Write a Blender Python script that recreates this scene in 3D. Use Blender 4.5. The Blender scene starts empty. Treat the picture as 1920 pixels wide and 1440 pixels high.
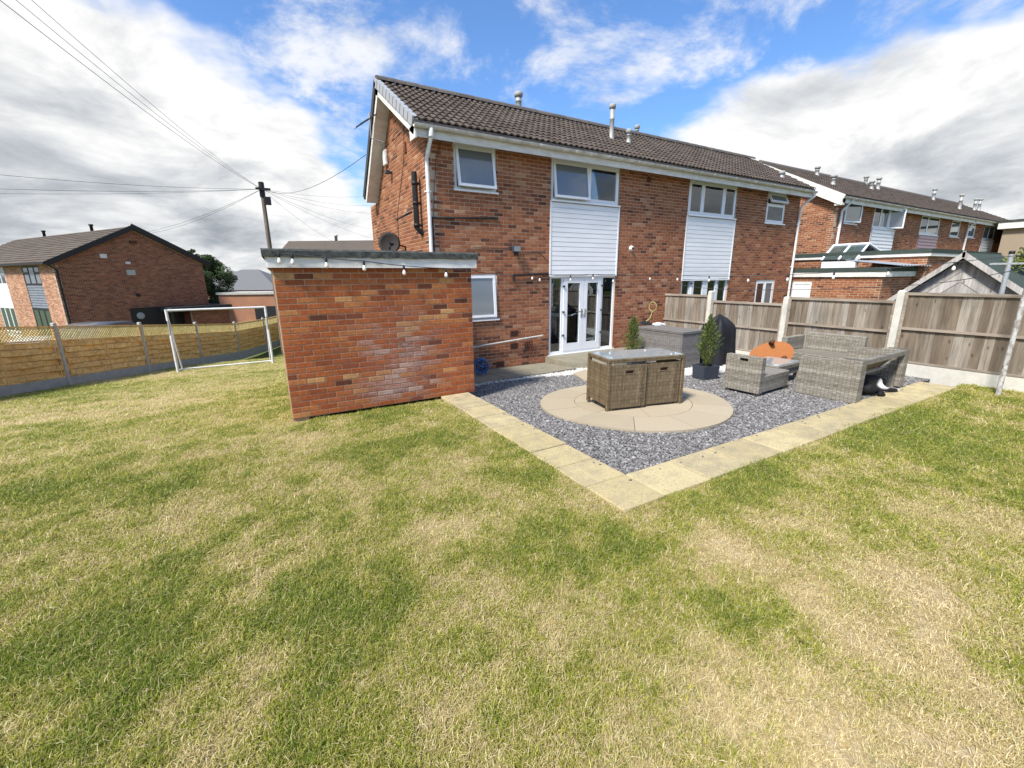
import bpy, bmesh, math, random
import numpy as np
from mathutils import Matrix, Vector
random.seed(7)
rad = math.radians
# ------------------------------------------------------------------ camera
EYE = 1.8
FPX, YAW, PITCH, ROLL = 809.6, rad(30.273), rad(-14.039), rad(-0.465)
_f = Vector((math.sin(YAW)*math.cos(PITCH), math.cos(YAW)*math.cos(PITCH), math.sin(PITCH)))
_r0 = Vector((math.cos(YAW), -math.sin(YAW), 0)); _u0 = _r0.cross(_f)
_r = _r0*math.cos(ROLL) + _u0*math.sin(ROLL); _u = -_r0*math.sin(ROLL) + _u0*math.cos(ROLL)
scene = bpy.context.scene
col = scene.collection
cd = bpy.data.cameras.new('camera'); cam = bpy.data.objects.new('camera', cd); col.objects.link(cam)
m = Matrix((( _r.x, _u.x, -_f.x, 0), (_r.y, _u.y, -_f.y, 0), (_r.z, _u.z, -_f.z, EYE), (0, 0, 0, 1)))
cam.matrix_world = m
cd.sensor_width = 36; cd.lens = FPX/1920*36; cd.clip_end = 2000; cd.clip_start = .05
scene.camera = cam
scene.cycles.max_bounces = 6; scene.cycles.diffuse_bounces = 3; scene.cycles.glossy_bounces = 3; scene.cycles.transmission_bounces = 3; scene.cycles.transparent_max_bounces = 8
# ------------------------------------------------------------------ world, sun, exposure
SUN_EL, SUN_AZ = rad(50), rad(-110)          # azimuth measured from +Y towards +X
sun_dir = Vector((math.sin(SUN_AZ)*math.cos(SUN_EL), math.cos(SUN_AZ)*math.cos(SUN_EL), math.sin(SUN_EL)))
scene.view_settings.view_transform = 'Standard'; scene.view_settings.look = 'None'
scene.view_settings.exposure = 0.66; scene.view_settings.gamma = 1
sd = bpy.data.lights.new('sun', 'SUN'); sd.energy = 4.0; sd.angle = rad(10); sd.color = (1, .95, .86)
so = bpy.data.objects.new('sun', sd); col.objects.link(so); so.location = (-20, -10, 30)
so.rotation_euler = (-sun_dir).to_track_quat('-Z', 'Y').to_euler()

def ray(x, y): return _f + (x-960)/FPX*_r - (y-720)/FPX*_u

class NT:
    def __init__(s, tree): s.t = tree; s.n = tree.nodes; s.l = tree.links
    def new(s, typ, **kw):
        n = s.n.new(typ)
        for k, v in kw.items(): setattr(n, k, v)
        return n
    def link(s, a, b): s.l.new(a, b)
    def _in(s, sock, v):
        if v is None: return
        if hasattr(v, 'is_linked') or isinstance(v, bpy.types.NodeSocket): s.l.new(v, sock)
        else: sock.default_value = v
    def math(s, op, a, b=None, c=None, clamp=False):
        n = s.n.new('ShaderNodeMath'); n.operation = op; n.use_clamp = clamp
        s._in(n.inputs[0], a); s._in(n.inputs[1], b); s._in(n.inputs[2], c); return n.outputs[0]
    def vmath(s, op, a, b=None):
        n = s.n.new('ShaderNodeVectorMath'); n.operation = op
        s._in(n.inputs[0], a); s._in(n.inputs[1], b)
        return n.outputs['Value'] if op in ('DOT_PRODUCT', 'LENGTH', 'DISTANCE') else n.outputs[0]
    def scale(s, v, k):
        n = s.n.new('ShaderNodeVectorMath'); n.operation = 'SCALE'; s._in(n.inputs[0], v); s._in(n.inputs['Scale'], k); return n.outputs[0]
    def maprange(s, v, a, b, c=0., d=1., smooth=False):
        n = s.n.new('ShaderNodeMapRange'); n.interpolation_type = 'SMOOTHSTEP' if smooth else 'LINEAR'
        s._in(n.inputs[0], v); s._in(n.inputs[1], a); s._in(n.inputs[2], b); s._in(n.inputs[3], c); s._in(n.inputs[4], d); return n.outputs[0]
    def noise(s, vec, scale, detail=4, rough=.5, dist=0., dim='3D'):
        n = s.n.new('ShaderNodeTexNoise'); n.noise_dimensions = dim
        s._in(n.inputs['Vector'], vec); n.inputs['Scale'].default_value = scale; n.inputs['Detail'].default_value = detail
        n.inputs['Roughness'].default_value = rough; n.inputs['Distortion'].default_value = dist; return n.outputs['Fac']
    def ramp(s, fac, stops, interp='LINEAR'):
        n = s.n.new('ShaderNodeValToRGB'); cr = n.color_ramp; cr.interpolation = interp
        while len(cr.elements) < len(stops): cr.elements.new(.5)
        for e, (p, c) in zip(cr.elements, stops): e.position = p; e.color = (*c, 1) if len(c) == 3 else c
        s._in(n.inputs[0], fac); return n.outputs[0]
    def mix(s, fac, a, b, blend='MIX'):
        n = s.n.new('ShaderNodeMix'); n.data_type = 'RGBA'; n.blend_type = blend
        s._in(n.inputs[0], fac)
        for i, v in ((6, a), (7, b)):
            if isinstance(v, tuple): v = (*v, 1) if len(v) == 3 else v
            s._in(n.inputs[i], v)
        return n.outputs[2]
    def comb(s, x, y, z):
        n = s.n.new('ShaderNodeCombineXYZ'); s._in(n.inputs[0], x); s._in(n.inputs[1], y); s._in(n.inputs[2], z); return n.outputs[0]
    def sep(s, v):
        n = s.n.new('ShaderNodeSeparateXYZ'); s._in(n.inputs[0], v); return n.outputs

world = bpy.data.worlds.new('World'); scene.world = world; world.use_nodes = True
W = NT(world.node_tree); W.n.clear()
tc = W.new('ShaderNodeTexCoord'); gd = tc.outputs['Generated']
sky = W.new('ShaderNodeTexSky', sky_type='NISHITA'); sky.sun_disc = False
sky.sun_elevation = SUN_EL; sky.sun_rotation = SUN_AZ; sky.air_density = 1.0; sky.dust_density = .6; sky.ozone_density = 2.5
dx, dy, dz = W.sep(gd)[:3]
den = W.math('ADD', W.math('MAXIMUM', dz, 0.0), .26)
pv = W.comb(W.math('DIVIDE', dx, den), W.math('DIVIDE', dy, den), 0.0)
def skyp(x, y):
    d = ray(x, y).normalized(); k = max(d.z, 0)+.26; return Vector((d.x/k, d.y/k))
def edge(a, b, inside):
    """signed distance from the line through two sky directions, positive on the cloudy side"""
    A, B, I = skyp(*a), skyp(*b), skyp(*inside)
    n = Vector((-(B-A).y, (B-A).x)).normalized()
    if (I-A).dot(n) < 0: n = -n
    return W.math('SUBTRACT', W.vmath('DOT_PRODUCT', pv, (n.x, n.y, 0)), A.dot(n))
warp = W.noise(pv, 1.6, 5, .6)
_o = skyp(640, 85)-skyp(890, 110); pw = W.vmath('SUBTRACT', pv, (_o.x, _o.y, 0))
nbig = W.noise(pw, .75, 3, .5)
nmed = W.noise(pw, 2.4, 10, .64, .25)
eL = edge((330, 0), (690, 330), (100, 200)); eR = edge((1760, 0), (1290, 225), (1800, 250))
big = W.math('MAXIMUM', eL, W.math('ADD', eR, -.05))
big = W.math('ADD', big, W.math('MULTIPLY', W.math('SUBTRACT', warp, .5), .9))
bigm = W.maprange(big, -.06, .14, 0, 1, True)
wisp = W.math('MULTIPLY', W.maprange(nmed, .46, .66, 0, 1, True), W.maprange(nbig, .36, .54, 0, 1, True))
low = W.maprange(dz, .22, .05, 0, 1, True)
cover = W.math('MAXIMUM', W.math('MAXIMUM', bigm, W.math('MULTIPLY', wisp, .85)), low)
# cloud tone: bright tops, grey undersides
tone = W.noise(pv, 1.9, 8, .60, .35)
tone2 = W.noise(pv, .55, 2, .5)
deep = W.maprange(big, .05, .9, 0, 1, True)
tv = W.math('SUBTRACT', W.math('ADD', W.math('MULTIPLY', tone, .85), W.math('MULTIPLY', tone2, .30)), W.math('MULTIPLY', W.math('SUBTRACT', deep, .45), .13))
ccol = W.ramp(tv, [(.34, (.50, .54, .60)), (.45, (.76, .80, .85)), (.54, (1.05, 1.07, 1.09)), (.62, (1.36, 1.35, 1.34))])
bg1 = W.new('ShaderNodeBackground'); bg1.inputs[1].default_value = .135
skc = W.mix(1.0, sky.outputs[0], (.66, .87, 1.10), 'MULTIPLY')
W.link(skc, bg1.inputs[0])
bg2 = W.new('ShaderNodeBackground'); bg2.inputs[1].default_value = .49; W.link(ccol, bg2.inputs[0])
mx = W.new('ShaderNodeMixShader'); W.link(cover, mx.inputs[0]); W.link(bg1.outputs[0], mx.inputs[1]); W.link(bg2.outputs[0], mx.inputs[2])
wo = W.new('ShaderNodeOutputWorld'); W.link(mx.outputs[0], wo.inputs[0])

# ------------------------------------------------------------------ pixel helpers and terrain
def sstep(a, b, x):
    t = min(1, max(0, (x-a)/(b-a))); return t*t*(3-2*t)
def tz(x, y):
    t = y-5.8; left = -.105*(t if t > 2 else (math.log1p(math.exp(t*2.5))/2.5 if t > -3 else 0)); left = max(left, -2.25)
    right = max(-.058*max(0, y-4), -.35)
    w = sstep(2.2, 2.9, x)
    return left*(1-w) + right*w
def gz(x, y, z): d = ray(x, y); t = (z-EYE)/d.z; return Vector((0, 0, EYE)) + d*t
def g(x, y):
    z = 0
    for _ in range(60):
        p = gz(x, y, z); z = .5*z + .5*tz(p.x, p.y)
    return p
def py(x, y, Y): d = ray(x, y); return Vector((0, 0, EYE)) + d*(Y/d.y)
def pxx(x, y, X): d = ray(x, y); return Vector((0, 0, EYE)) + d*(X/d.x)

# ------------------------------------------------------------------ mesh builder
class MB:
    def __init__(s, M=None): s.v = []; s.f = []; s.a = []; s.M = M or Matrix(); s.rnd = 0.; s.sm = []; s.smooth = False
    def add(s, vs, fs):
        b = len(s.v)
        for p in vs:
            q = s.M @ Vector(p); s.v.append((q.x, q.y, q.z)); s.a.append(s.rnd)
        for f in fs: s.f.append([b+i for i in f]); s.sm.append(s.smooth)
        return s
    def box(s, x0, x1, y0, y1, z0, z1):
        return s.add([(x0,y0,z0),(x1,y0,z0),(x1,y1,z0),(x0,y1,z0),(x0,y0,z1),(x1,y0,z1),(x1,y1,z1),(x0,y1,z1)],
                     [(3,2,1,0),(4,5,6,7),(0,1,5,4),(1,2,6,5),(2,3,7,6),(3,0,4,7)])
    def cbox(s, x0, x1, y0, y1, z0, z1, c=.004):
        """box with chamfered edges all round"""
        X, Y, Z = (x0, x1), (y0, y1), (z0, z1); vs = []; idx = {}
        for i in (0,1):
            for j in (0,1):
                for k in (0,1):
                    sx, sy, sz = (1 if i == 0 else -1), (1 if j == 0 else -1), (1 if k == 0 else -1)
                    for a in range(3):
                        p = [X[i]+sx*c, Y[j]+sy*c, Z[k]+sz*c]; p[a] = (X[i], Y[j], Z[k])[a]
                        idx[i,j,k,a] = len(vs); vs.append(tuple(p))
        fs = []
        for a in range(3):
            b, c2 = (a+1)%3, (a+2)%3
            for e in (0,1):
                q = []
                for (p, r) in ((0,0),(1,0),(1,1),(0,1)):
                    k = [0,0,0]; k[a] = e; k[b] = p; k[c2] = r; q.append(idx[k[0],k[1],k[2],a])
                fs.append(q if e else q[::-1])
            for e in (0,1):
                for h in (0,1):
                    k0 = [0,0,0]; k1 = [0,0,0]; k0[a] = 0; k1[a] = 1; k0[b] = k1[b] = e; k0[c2] = k1[c2] = h
                    q = [idx[(*k0, b)], idx[(*k1, b)], idx[(*k1, c2)], idx[(*k0, c2)]]
                    fs.append(q if (e ^ h) == 0 else q[::-1])
        for i in (0,1):
            for j in (0,1):
                for k in (0,1):
                    q = [idx[i,j,k,0], idx[i,j,k,1], idx[i,j,k,2]]
                    fs.append(q if (i+j+k) % 2 == 1 else q[::-1])
        return s.add(vs, fs)
    def prism(s, poly, z0, z1):
        """poly: list of (x,y) counter clockwise"""
        n = len(poly); vs = [(x,y,z0) for x,y in poly] + [(x,y,z1) for x,y in poly]
        fs = [list(range(n))[::-1], list(range(n, 2*n))] + [(i,(i+1)%n,n+(i+1)%n,n+i) for i in range(n)]
        return s.add(vs, fs)
    def yprism(s, poly, y0, y1):
        """poly: list of (x,z); extruded along y"""
        n = len(poly); vs = [(x,y0,z) for x,z in poly] + [(x,y1,z) for x,z in poly]
        fs = [list(range(n)), list(range(n, 2*n))[::-1]] + [((i+1)%n,i,n+i,n+(i+1)%n) for i in range(n)]
        return s.add(vs, fs)
    def tube(s, pts, r, seg=8, cap=True):
        pts = [Vector(p) for p in pts]; rr = r if isinstance(r, (list, tuple)) else [r]*len(pts)
        vs = []; fs = []; old = s.smooth
        up = None
        for i, p in enumerate(pts):
            t = (pts[min(i+1, len(pts)-1)] - pts[max(i-1, 0)]).normalized()
            if up is None:
                up = Vector((0,0,1)) if abs(t.z) < .9 else Vector((1,0,0))
            a = t.cross(up); a = a.normalized() if a.length > 1e-6 else Vector((1,0,0)); b = a.cross(t).normalized(); up = b
            for k in range(seg):
                an = 2*math.pi*k/seg; q = p + a*math.cos(an)*rr[i] + b*math.sin(an)*rr[i]; vs.append(tuple(q))
        for i in range(len(pts)-1):
            for k in range(seg):
                fs.append((i*seg+k, i*seg+(k+1)%seg, (i+1)*seg+(k+1)%seg, (i+1)*seg+k))
        s.smooth = True; s.add(vs, fs); s.smooth = False
        if cap and seg > 2:
            s.add(vs[:seg], [list(range(seg))[::-1]]); s.add(vs[-seg:], [list(range(seg))])
        s.smooth = old; return s
    def lathe(s, prof, seg=16, c=(0,0,0)):
        """prof: (radius, z) list from bottom up, about z through c"""
        vs = []; fs = []; n = len(prof)
        for r_, z in prof:
            for k in range(seg):
                a = 2*math.pi*k/seg; vs.append((c[0]+r_*math.cos(a), c[1]+r_*math.sin(a), c[2]+z))
        for i in range(n-1):
            for k in range(seg): fs.append((i*seg+k, i*seg+(k+1)%seg, (i+1)*seg+(k+1)%seg, (i+1)*seg+k))
        fs.append(list(range(seg))[::-1]); fs.append([ (n-1)*seg+k for k in range(seg)])
        old = s.smooth; s.smooth = True; s.add(vs, fs); s.smooth = old; return s
    def mesh(s, name, local=None):
        me = bpy.data.meshes.new(name)
        vs = s.v if local is None else [tuple(local @ Vector(p)) for p in s.v]
        me.from_pydata(vs, [], s.f); me.update()
        if any(s.sm): me.polygons.foreach_set('use_smooth', s.sm)
        at = me.attributes.new('rnd', 'FLOAT', 'POINT'); at.data.foreach_set('value', s.a)
        return me
    def build(s, name, mat, parent=None, kind=None):
        """vertices are world positions; they are stored relative to the parent"""
        inv = WM[parent.name].inverted() if parent else None
        me = s.mesh(name, inv); me.materials.append(mat)
        o = bpy.data.objects.new(name, me); col.objects.link(o); o.parent = parent
        WM[o.name] = WM[parent.name].copy() if parent else Matrix()
        if kind: o['kind'] = kind
        return o
WM = {}
def thing(name, label, cat, loc=(0,0,0), rz=0, group=None):
    o = bpy.data.objects.new(name, None); col.objects.link(o); o.location = loc; o.rotation_euler = (0,0,rz)
    o.empty_display_size = .2; o['label'] = label; o['category'] = cat
    if group: o['group'] = group
    WM[o.name] = Matrix.Translation(loc) @ Matrix.Rotation(rz, 4, 'Z'); return o
def tag(o, label, cat, group=None):
    o['label'] = label; o['category'] = cat
    if group: o['group'] = group
    return o
def struct(o): o['kind'] = 'structure'; return o
def frame(loc, rz=0): return Matrix.Translation(loc) @ Matrix.Rotation(rz, 4, 'Z')
def inst(name, me, parent, M, mat=None):
    """an object sharing mesh data, M = world matrix"""
    o = bpy.data.objects.new(name, me); col.objects.link(o); o.parent = parent
    o.matrix_local = (WM[parent.name].inverted() @ M) if parent else M
    WM[o.name] = M.copy(); return o

# ------------------------------------------------------------------ materials
MATS = {}
def mat(name, fn, rough=.7, spec=.3, bump=None, metallic=0, bdist=.01, bstr=.5):
    mt = bpy.data.materials.new(name); mt.use_nodes = True; t = NT(mt.node_tree); t.n.clear()
    out = t.new('ShaderNodeOutputMaterial'); p = t.new('ShaderNodeBsdfPrincipled'); t.link(p.outputs[0], out.inputs[0])
    p.inputs['Roughness'].default_value = rough; p.inputs['Metallic'].default_value = metallic
    p.inputs['Specular IOR Level'].default_value = spec
    tcn = t.new('ShaderNodeTexCoord'); geo = t.new('ShaderNodeNewGeometry'); oi = t.new('ShaderNodeObjectInfo')
    at = t.new('ShaderNodeAttribute', attribute_name='rnd')
    t.obj = tcn.outputs['Object']; t.pos = geo.outputs['Position']; t.p = p; t.out = out
    t.rnd = t.math('FRACT', t.math('ADD', at.outputs['Fac'], oi.outputs['Random']))
    r = fn(t)
    h = None
    if isinstance(r, tuple) and len(r) == 2 and not isinstance(r[0], (int, float)): r, h = r
    if isinstance(r, tuple): p.inputs['Base Color'].default_value = (*r, 1)
    else: t.link(r, p.inputs['Base Color'])
    if h is not None:
        b = t.new('ShaderNodeBump'); b.inputs['Distance'].default_value = bdist; b.inputs['Strength'].default_value = bstr
        t.link(h, b.inputs['Height']); t.link(b.outputs[0], p.inputs['Normal'])
    MATS[name] = mt; return mt
def rnd2(t, k): return t.math('FRACT', t.math('MULTIPLY', t.rnd, k))

def brick_fn(stops, stain=None, edge_dark=.25):
    def fn(t):
        base = t.ramp(t.rnd, stops)
        n1 = t.noise(t.pos, 26, 5, .65); n2 = t.noise(t.pos, 140, 3, .6); n3 = t.noise(t.pos, 1.1, 3, .5)
        k = t.math('ADD', t.maprange(n1, .3, .7, .72, 1.18), t.maprange(n3, .3, .7, -.10, .10))
        c = t.mix(1, base, t.comb(k, k, k), 'MULTIPLY')
        c = t.mix(t.maprange(n2, .62, .75, 0, .5), c, (.06, .035, .025))
        if stain: c = stain(t, c)
        return c, t.math('ADD', t.math('MULTIPLY', n1, .6), t.math('MULTIPLY', n2, .4))
    return fn
HOUSE_RAMP = [(0,(.10,.042,.025)), (.07,(.17,.065,.035)), (.18,(.25,.090,.043)), (.45,(.305,.112,.050)), (.78,(.335,.132,.063)), (.93,(.37,.17,.09)), (1,(.43,.24,.14))]
mat('house_brick', brick_fn(HOUSE_RAMP), .85, .2, bdist=.006)
GAR_RAMP = [(0,(.11,.04,.024)), (.06,(.20,.06,.028)), (.18,(.31,.084,.030)), (.5,(.37,.107,.035)), (.82,(.40,.13,.043)), (.94,(.45,.185,.066)), (1,(.53,.29,.12))]
def gar_stain(t, c):
    # white salts across the middle of the wall
    d = t.vmath('DISTANCE', t.vmath('MULTIPLY', t.pos, (1, 1, 1.25)), (GX+1.5, GY, .95))
    d2 = t.vmath('DISTANCE', t.vmath('MULTIPLY', t.pos, (.55, 1, 2.2)), ((GX+1.4)*.55, GY, .45))
    nn = t.noise(t.vmath('MULTIPLY', t.pos, (1.2, 1, 4)), 5.5, 6, .7)
    nf = t.noise(t.pos, 38, 4, .65)
    mask = t.math('ADD', t.maprange(d, 1.15, .1, 0, .46), t.maprange(d2, .6, .05, 0, .34))
    a = t.math('ADD', t.math('ADD', t.math('MULTIPLY', nn, .62), t.math('MULTIPLY', nf, .36)), mask)
    a = t.math('ADD', a, t.math('MULTIPLY', t.math('SUBTRACT', rnd2(t, 11.7), .5), .28))
    s1 = t.maprange(a, .80, 1.12, 0, .55)
    c = t.mix(t.maprange(a, .56, .90, 0, .55), c, (.23, .095, .07))
    return t.mix(s1, c, (.60, .50, .45))
GX, GY = .12*1.8+.02, 3.424*1.8
mat('garage_brick', brick_fn(GAR_RAMP, gar_stain), .85, .2, bdist=.006)
mat('far_brick', brick_fn([(0,(.12,.042,.025)), (.2,(.21,.068,.035)), (.6,(.28,.092,.043)), (1,(.34,.14,.072))]), .9, .15)
mat('pale_and_sunlit_brick', brick_fn([(0,(.30,.15,.09)), (.5,(.46,.23,.14)), (1,(.58,.36,.24))]), .9, .15)  # paler bricks: outbuilding, and the gable house's front with its sunlight put into colour
mat('mortar', lambda t: (t.mix(t.noise(t.pos, 9, 5, .6), (.42,.31,.22), (.56,.44,.33)), t.noise(t.pos, 220, 3)), .95, .1, bdist=.003)
mat('garage_mortar', lambda t: (t.mix(t.noise(t.pos, 6, 5, .6), (.32,.20,.125), (.54,.37,.25)), t.noise(t.pos, 220, 3)), .95, .1, bdist=.003)
def tile_fn(c1, c2, c3):
    def fn(t):
        n = t.noise(t.pos, 9, 6, .7); n2 = t.noise(t.pos, 60, 4, .7)
        c = t.mix(t.rnd, c1, c2); k = t.maprange(n2, .25, .75, .6, 1.35)
        c = t.mix(1, c, t.comb(k, k, k), 'MULTIPLY')
        return t.mix(t.maprange(n, .52, .72, 0, .65), c, c3), n2
    return fn
mat('roof_tile', tile_fn((.070,.054,.045), (.115,.090,.074), (.145,.135,.10)), .9, .2, bdist=.008)
mat('far_tile', tile_fn((.105,.083,.068), (.15,.122,.10), (.15,.14,.11)), .9, .2)
mat('grey_tile', tile_fn((.13,.13,.14), (.2,.2,.2), (.2,.19,.15)), .9, .2)
mat('ridge_tile', tile_fn((.10,.09,.085), (.15,.13,.12), (.19,.18,.14)), .9, .2)
mat('verge_grey', lambda t: t.mix(t.noise(t.pos, 12, 4), (.28,.29,.31), (.40,.41,.43)), .6)
mat('upvc', lambda t: t.mix(t.noise(t.pos, 3, 4), (.78,.79,.81), (.84,.85,.86)), .35, .4)
def grime_fn(c1, c2, s=3.0, k=(1,1,3)):
    return lambda t: t.mix(t.maprange(t.noise(t.vmath('MULTIPLY', t.pos, k), s, 6, .65), .35, .7), c1, c2)
mat('white_painted', grime_fn((.80,.79,.76), (.60,.56,.50)), .5)
mat('gutter_white', grime_fn((.76,.73,.68), (.42,.38,.33), 5, (1,1,1)), .45)
mat('cladding', grime_fn((.82,.82,.83), (.72,.73,.74), 2, (.5,1,3)), .4, .4)
mat('mauve_cladding', grime_fn((.38,.26,.28), (.32,.22,.24)), .5)
mat('grey_cladding', grime_fn((.14,.16,.19), (.22,.24,.27)), .5)
mat('pipe_white', grime_fn((.80,.80,.79), (.68,.66,.62), 4), .35, .4)
mat('black_plastic', lambda t: t.mix(t.noise(t.pos, 20, 3), (.012,.012,.013), (.03,.03,.032)), .45)
mat('dark_grey_plastic', lambda t: t.mix(t.noise(t.pos, 8, 3), (.035,.043,.058), (.055,.063,.082)), .5)
mat('galvanised', lambda t: (t.mix(t.noise(t.pos, 14, 5, .7), (.32,.34,.36), (.55,.56,.57)), t.noise(t.pos, 30)), .45, .5, metallic=.4)
mat('dish_paint', lambda t: t.mix(t.noise(t.pos, 9, 4), (.03,.026,.024), (.055,.048,.044)), .8)
mat('chrome', lambda t: (.6,.6,.6), .25, metallic=1)
mat('pole_paint', lambda t: t.mix(t.maprange(t.noise(t.vmath('MULTIPLY', t.pos, (1,1,.6)), 22, 6, .7), .42, .62), (.52,.51,.49), (.24,.21,.19)), .6)
mat('flue_metal', lambda t: t.mix(t.noise(t.pos, 10, 4), (.28,.28,.27), (.50,.50,.48)), .55, metallic=.3)
mat('felt', lambda t: (t.mix(t.maprange(t.noise(t.pos, 14, 7, .75), .35, .7), (.022,.025,.024), (.11,.115,.105)), t.noise(t.pos, 160, 4)), .95, .15)
mat('green_felt', lambda t: (t.mix(t.noise(t.pos, 10, 6, .7), (.03,.045,.04), (.08,.10,.085)), t.noise(t.pos, 120, 4)), .95, .15)
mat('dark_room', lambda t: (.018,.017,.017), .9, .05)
mat('curtain', lambda t: t.mix(t.math('SINE', t.math('MULTIPLY', t.sep(t.pos)[0], 60)), (.50,.50,.42), (.66,.66,.58)), .9, .05)
mat('brown_curtain', lambda t: t.mix(t.math('SINE', t.math('MULTIPLY', t.sep(t.pos)[0], 70)), (.12,.085,.06), (.22,.16,.12)), .9, .05)
mat('blind', lambda t: (.42,.46,.49), .8, .1)
mat('concrete', lambda t: (t.mix(t.maprange(t.noise(t.pos, 7, 7, .7), .3, .7), (.36,.35,.31), (.54,.52,.47)), t.noise(t.pos, 120, 4)), .9, .2, bdist=.004)
mat('pale_concrete', lambda t: (t.mix(t.maprange(t.noise(t.pos, 9, 7, .7), .3, .75), (.66,.63,.56), (.50,.48,.42)), t.noise(t.pos, 150, 4)), .9, .2, bdist=.004)
mat('grey_concrete', lambda t: (t.mix(t.maprange(t.noise(t.pos, 6, 7, .7), .3, .7), (.30,.295,.28), (.43,.42,.40)), t.noise(t.pos, 120, 4)), .9, .2, bdist=.004)
def slab_fn(t):
    n = t.noise(t.pos, 5, 7, .68); n2 = t.noise(t.pos, 46, 6, .72); n3 = t.noise(t.pos, 240, 3, .6)
    c = t.mix(t.rnd, (.46,.375,.195), (.56,.465,.26)); c = t.mix(t.maprange(t.math('ADD', n, t.math('MULTIPLY', t.math('SUBTRACT', rnd2(t, 7.3), .5), .14)), .40, .68, 0, .8), c, (.31,.265,.175))
    c = t.mix(t.maprange(n2, .52, .68, 0, .85), c, (.21,.175,.12)); c = t.mix(t.maprange(n3, .56, .70, 0, .6), c, (.13,.11,.085))
    return c, t.math('ADD', t.math('MULTIPLY', n2, .7), t.math('MULTIPLY', n3, .3))
mat('buff_slab', slab_fn, .9, .2, bdist=.008)
def circ_fn(t):
    n = t.noise(t.pos, 3, 6, .65, .5); n2 = t.noise(t.pos, 40, 5, .7); n3 = t.noise(t.pos, 200, 3)
    c = t.mix(t.rnd, (.37,.31,.215), (.44,.37,.26)); c = t.mix(t.maprange(n, .45, .7, 0, .6), c, (.42,.345,.24)); c = t.mix(t.maprange(n2, .55, .72, 0, .45), c, (.34,.28,.22))
    return c, t.math('ADD', t.math('MULTIPLY', n, .5), t.math('MULTIPLY', n3, .3))
mat('circle_stone', circ_fn, .88, .2, bdist=.008)
mat('path_slab', lambda t: (t.mix(t.maprange(t.noise(t.pos, 5, 6, .7), .35, .7), (.30,.27,.20), (.20,.185,.14)), t.noise(t.pos, 90, 4)), .9, .2)
mat('joint_sand', lambda t: (t.mix(t.noise(t.pos, 20, 4), (.10,.085,.06), (.19,.165,.12)), t.noise(t.pos, 200, 3)), .95, .1)
mat('slate_chip', lambda t: t.mix(t.maprange(t.noise(t.pos, 30, 3), .3, .7, 0, .5), t.ramp(t.rnd, [(0,(.07,.068,.062)), (.35,(.145,.141,.132)), (.7,(.235,.228,.213)), (.9,(.34,.33,.31)), (1,(.48,.465,.44))]), (.16,.14,.15)), .75, .3)
mat('slate_bed', lambda t: (t.ramp(t.noise(t.pos, 55, 4, .7), [(.3,(.03,.03,.03)), (.5,(.10,.098,.093)), (.7,(.26,.25,.24))]), t.noise(t.pos, 55, 4, .7)), .9, .1, bdist=.02)
mat('white_chip', lambda t: t.ramp(t.rnd, [(0,(.42,.40,.36)), (.5,(.62,.60,.56)), (1,(.78,.76,.72))]), .85, .2)
mat('white_bed', lambda t: (t.ramp(t.noise(t.pos, 60, 4, .7), [(.3,(.20,.19,.17)), (.6,(.55,.53,.49))]), t.noise(t.pos, 60, 4, .7)), .9, .1, bdist=.02)
def wood_fn(c1, c2, c3, dark, axis=2, knots=True):
    def fn(t):
        sc = [34, 34, 34]; sc[axis] = 1.6
        off = t.vmath('ADD', t.pos, t.comb(t.math('MULTIPLY', t.rnd, 7), t.math('MULTIPLY', t.rnd, 13), t.math('MULTIPLY', t.rnd, 31)))
        n = t.noise(t.vmath('MULTIPLY', off, tuple(sc)), 1, 6, .7, .6); sc2 = [6, 6, 6]; sc2[axis] = .9
        n2 = t.noise(t.vmath('MULTIPLY', off, tuple(sc2)), 1, 4, .6, .8)
        c = t.ramp(t.rnd, [(0, c1), (.5, c2), (1, c3)]); c = t.mix(t.maprange(n, .35, .72, 0, .7), c, dark)
        k = t.maprange(n2, .3, .7, .68, 1.3); c = t.mix(1, c, t.comb(k, k, k), 'MULTIPLY')
        if knots:
            v = t.new('ShaderNodeTexVoronoi'); sk = [9, 9, 9]; sk[axis] = 3.2; t.link(t.vmath('MULTIPLY', off, tuple(sk)), v.inputs['Vector']); v.inputs['Scale'].default_value = 1
            c = t.mix(t.maprange(v.outputs['Distance'], .16, .07, 0, .75), c, (dark[0]*.5, dark[1]*.45, dark[2]*.4))
        return c, n
    return fn
mat('old_board', wood_fn((.20,.155,.112), (.31,.262,.205), (.42,.385,.335), (.085,.066,.05)), .9, .15, bdist=.004)
mat('old_rail_x', wood_fn((.34,.28,.22), (.38,.32,.26), (.42,.36,.30), (.16,.13,.10), 1, False), .9, .15, bdist=.004)
mat('shed_board', wood_fn((.36,.335,.31), (.46,.43,.40), (.55,.52,.49), (.19,.17,.155)), .9, .15, bdist=.004)
mat('new_slat', wood_fn((.74,.43,.16), (.82,.51,.20), (.88,.58,.25), (.52,.28,.10), 0), .85, .2, bdist=.004)
mat('trellis_wood', wood_fn((.72,.58,.23), (.80,.66,.28), (.84,.71,.34), (.52,.40,.15), 0, False), .85, .2)
mat('pole_wood', wood_fn((.14,.11,.085), (.18,.145,.11), (.22,.18,.14), (.06,.05,.04), 2, False), .9, .15)
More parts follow.
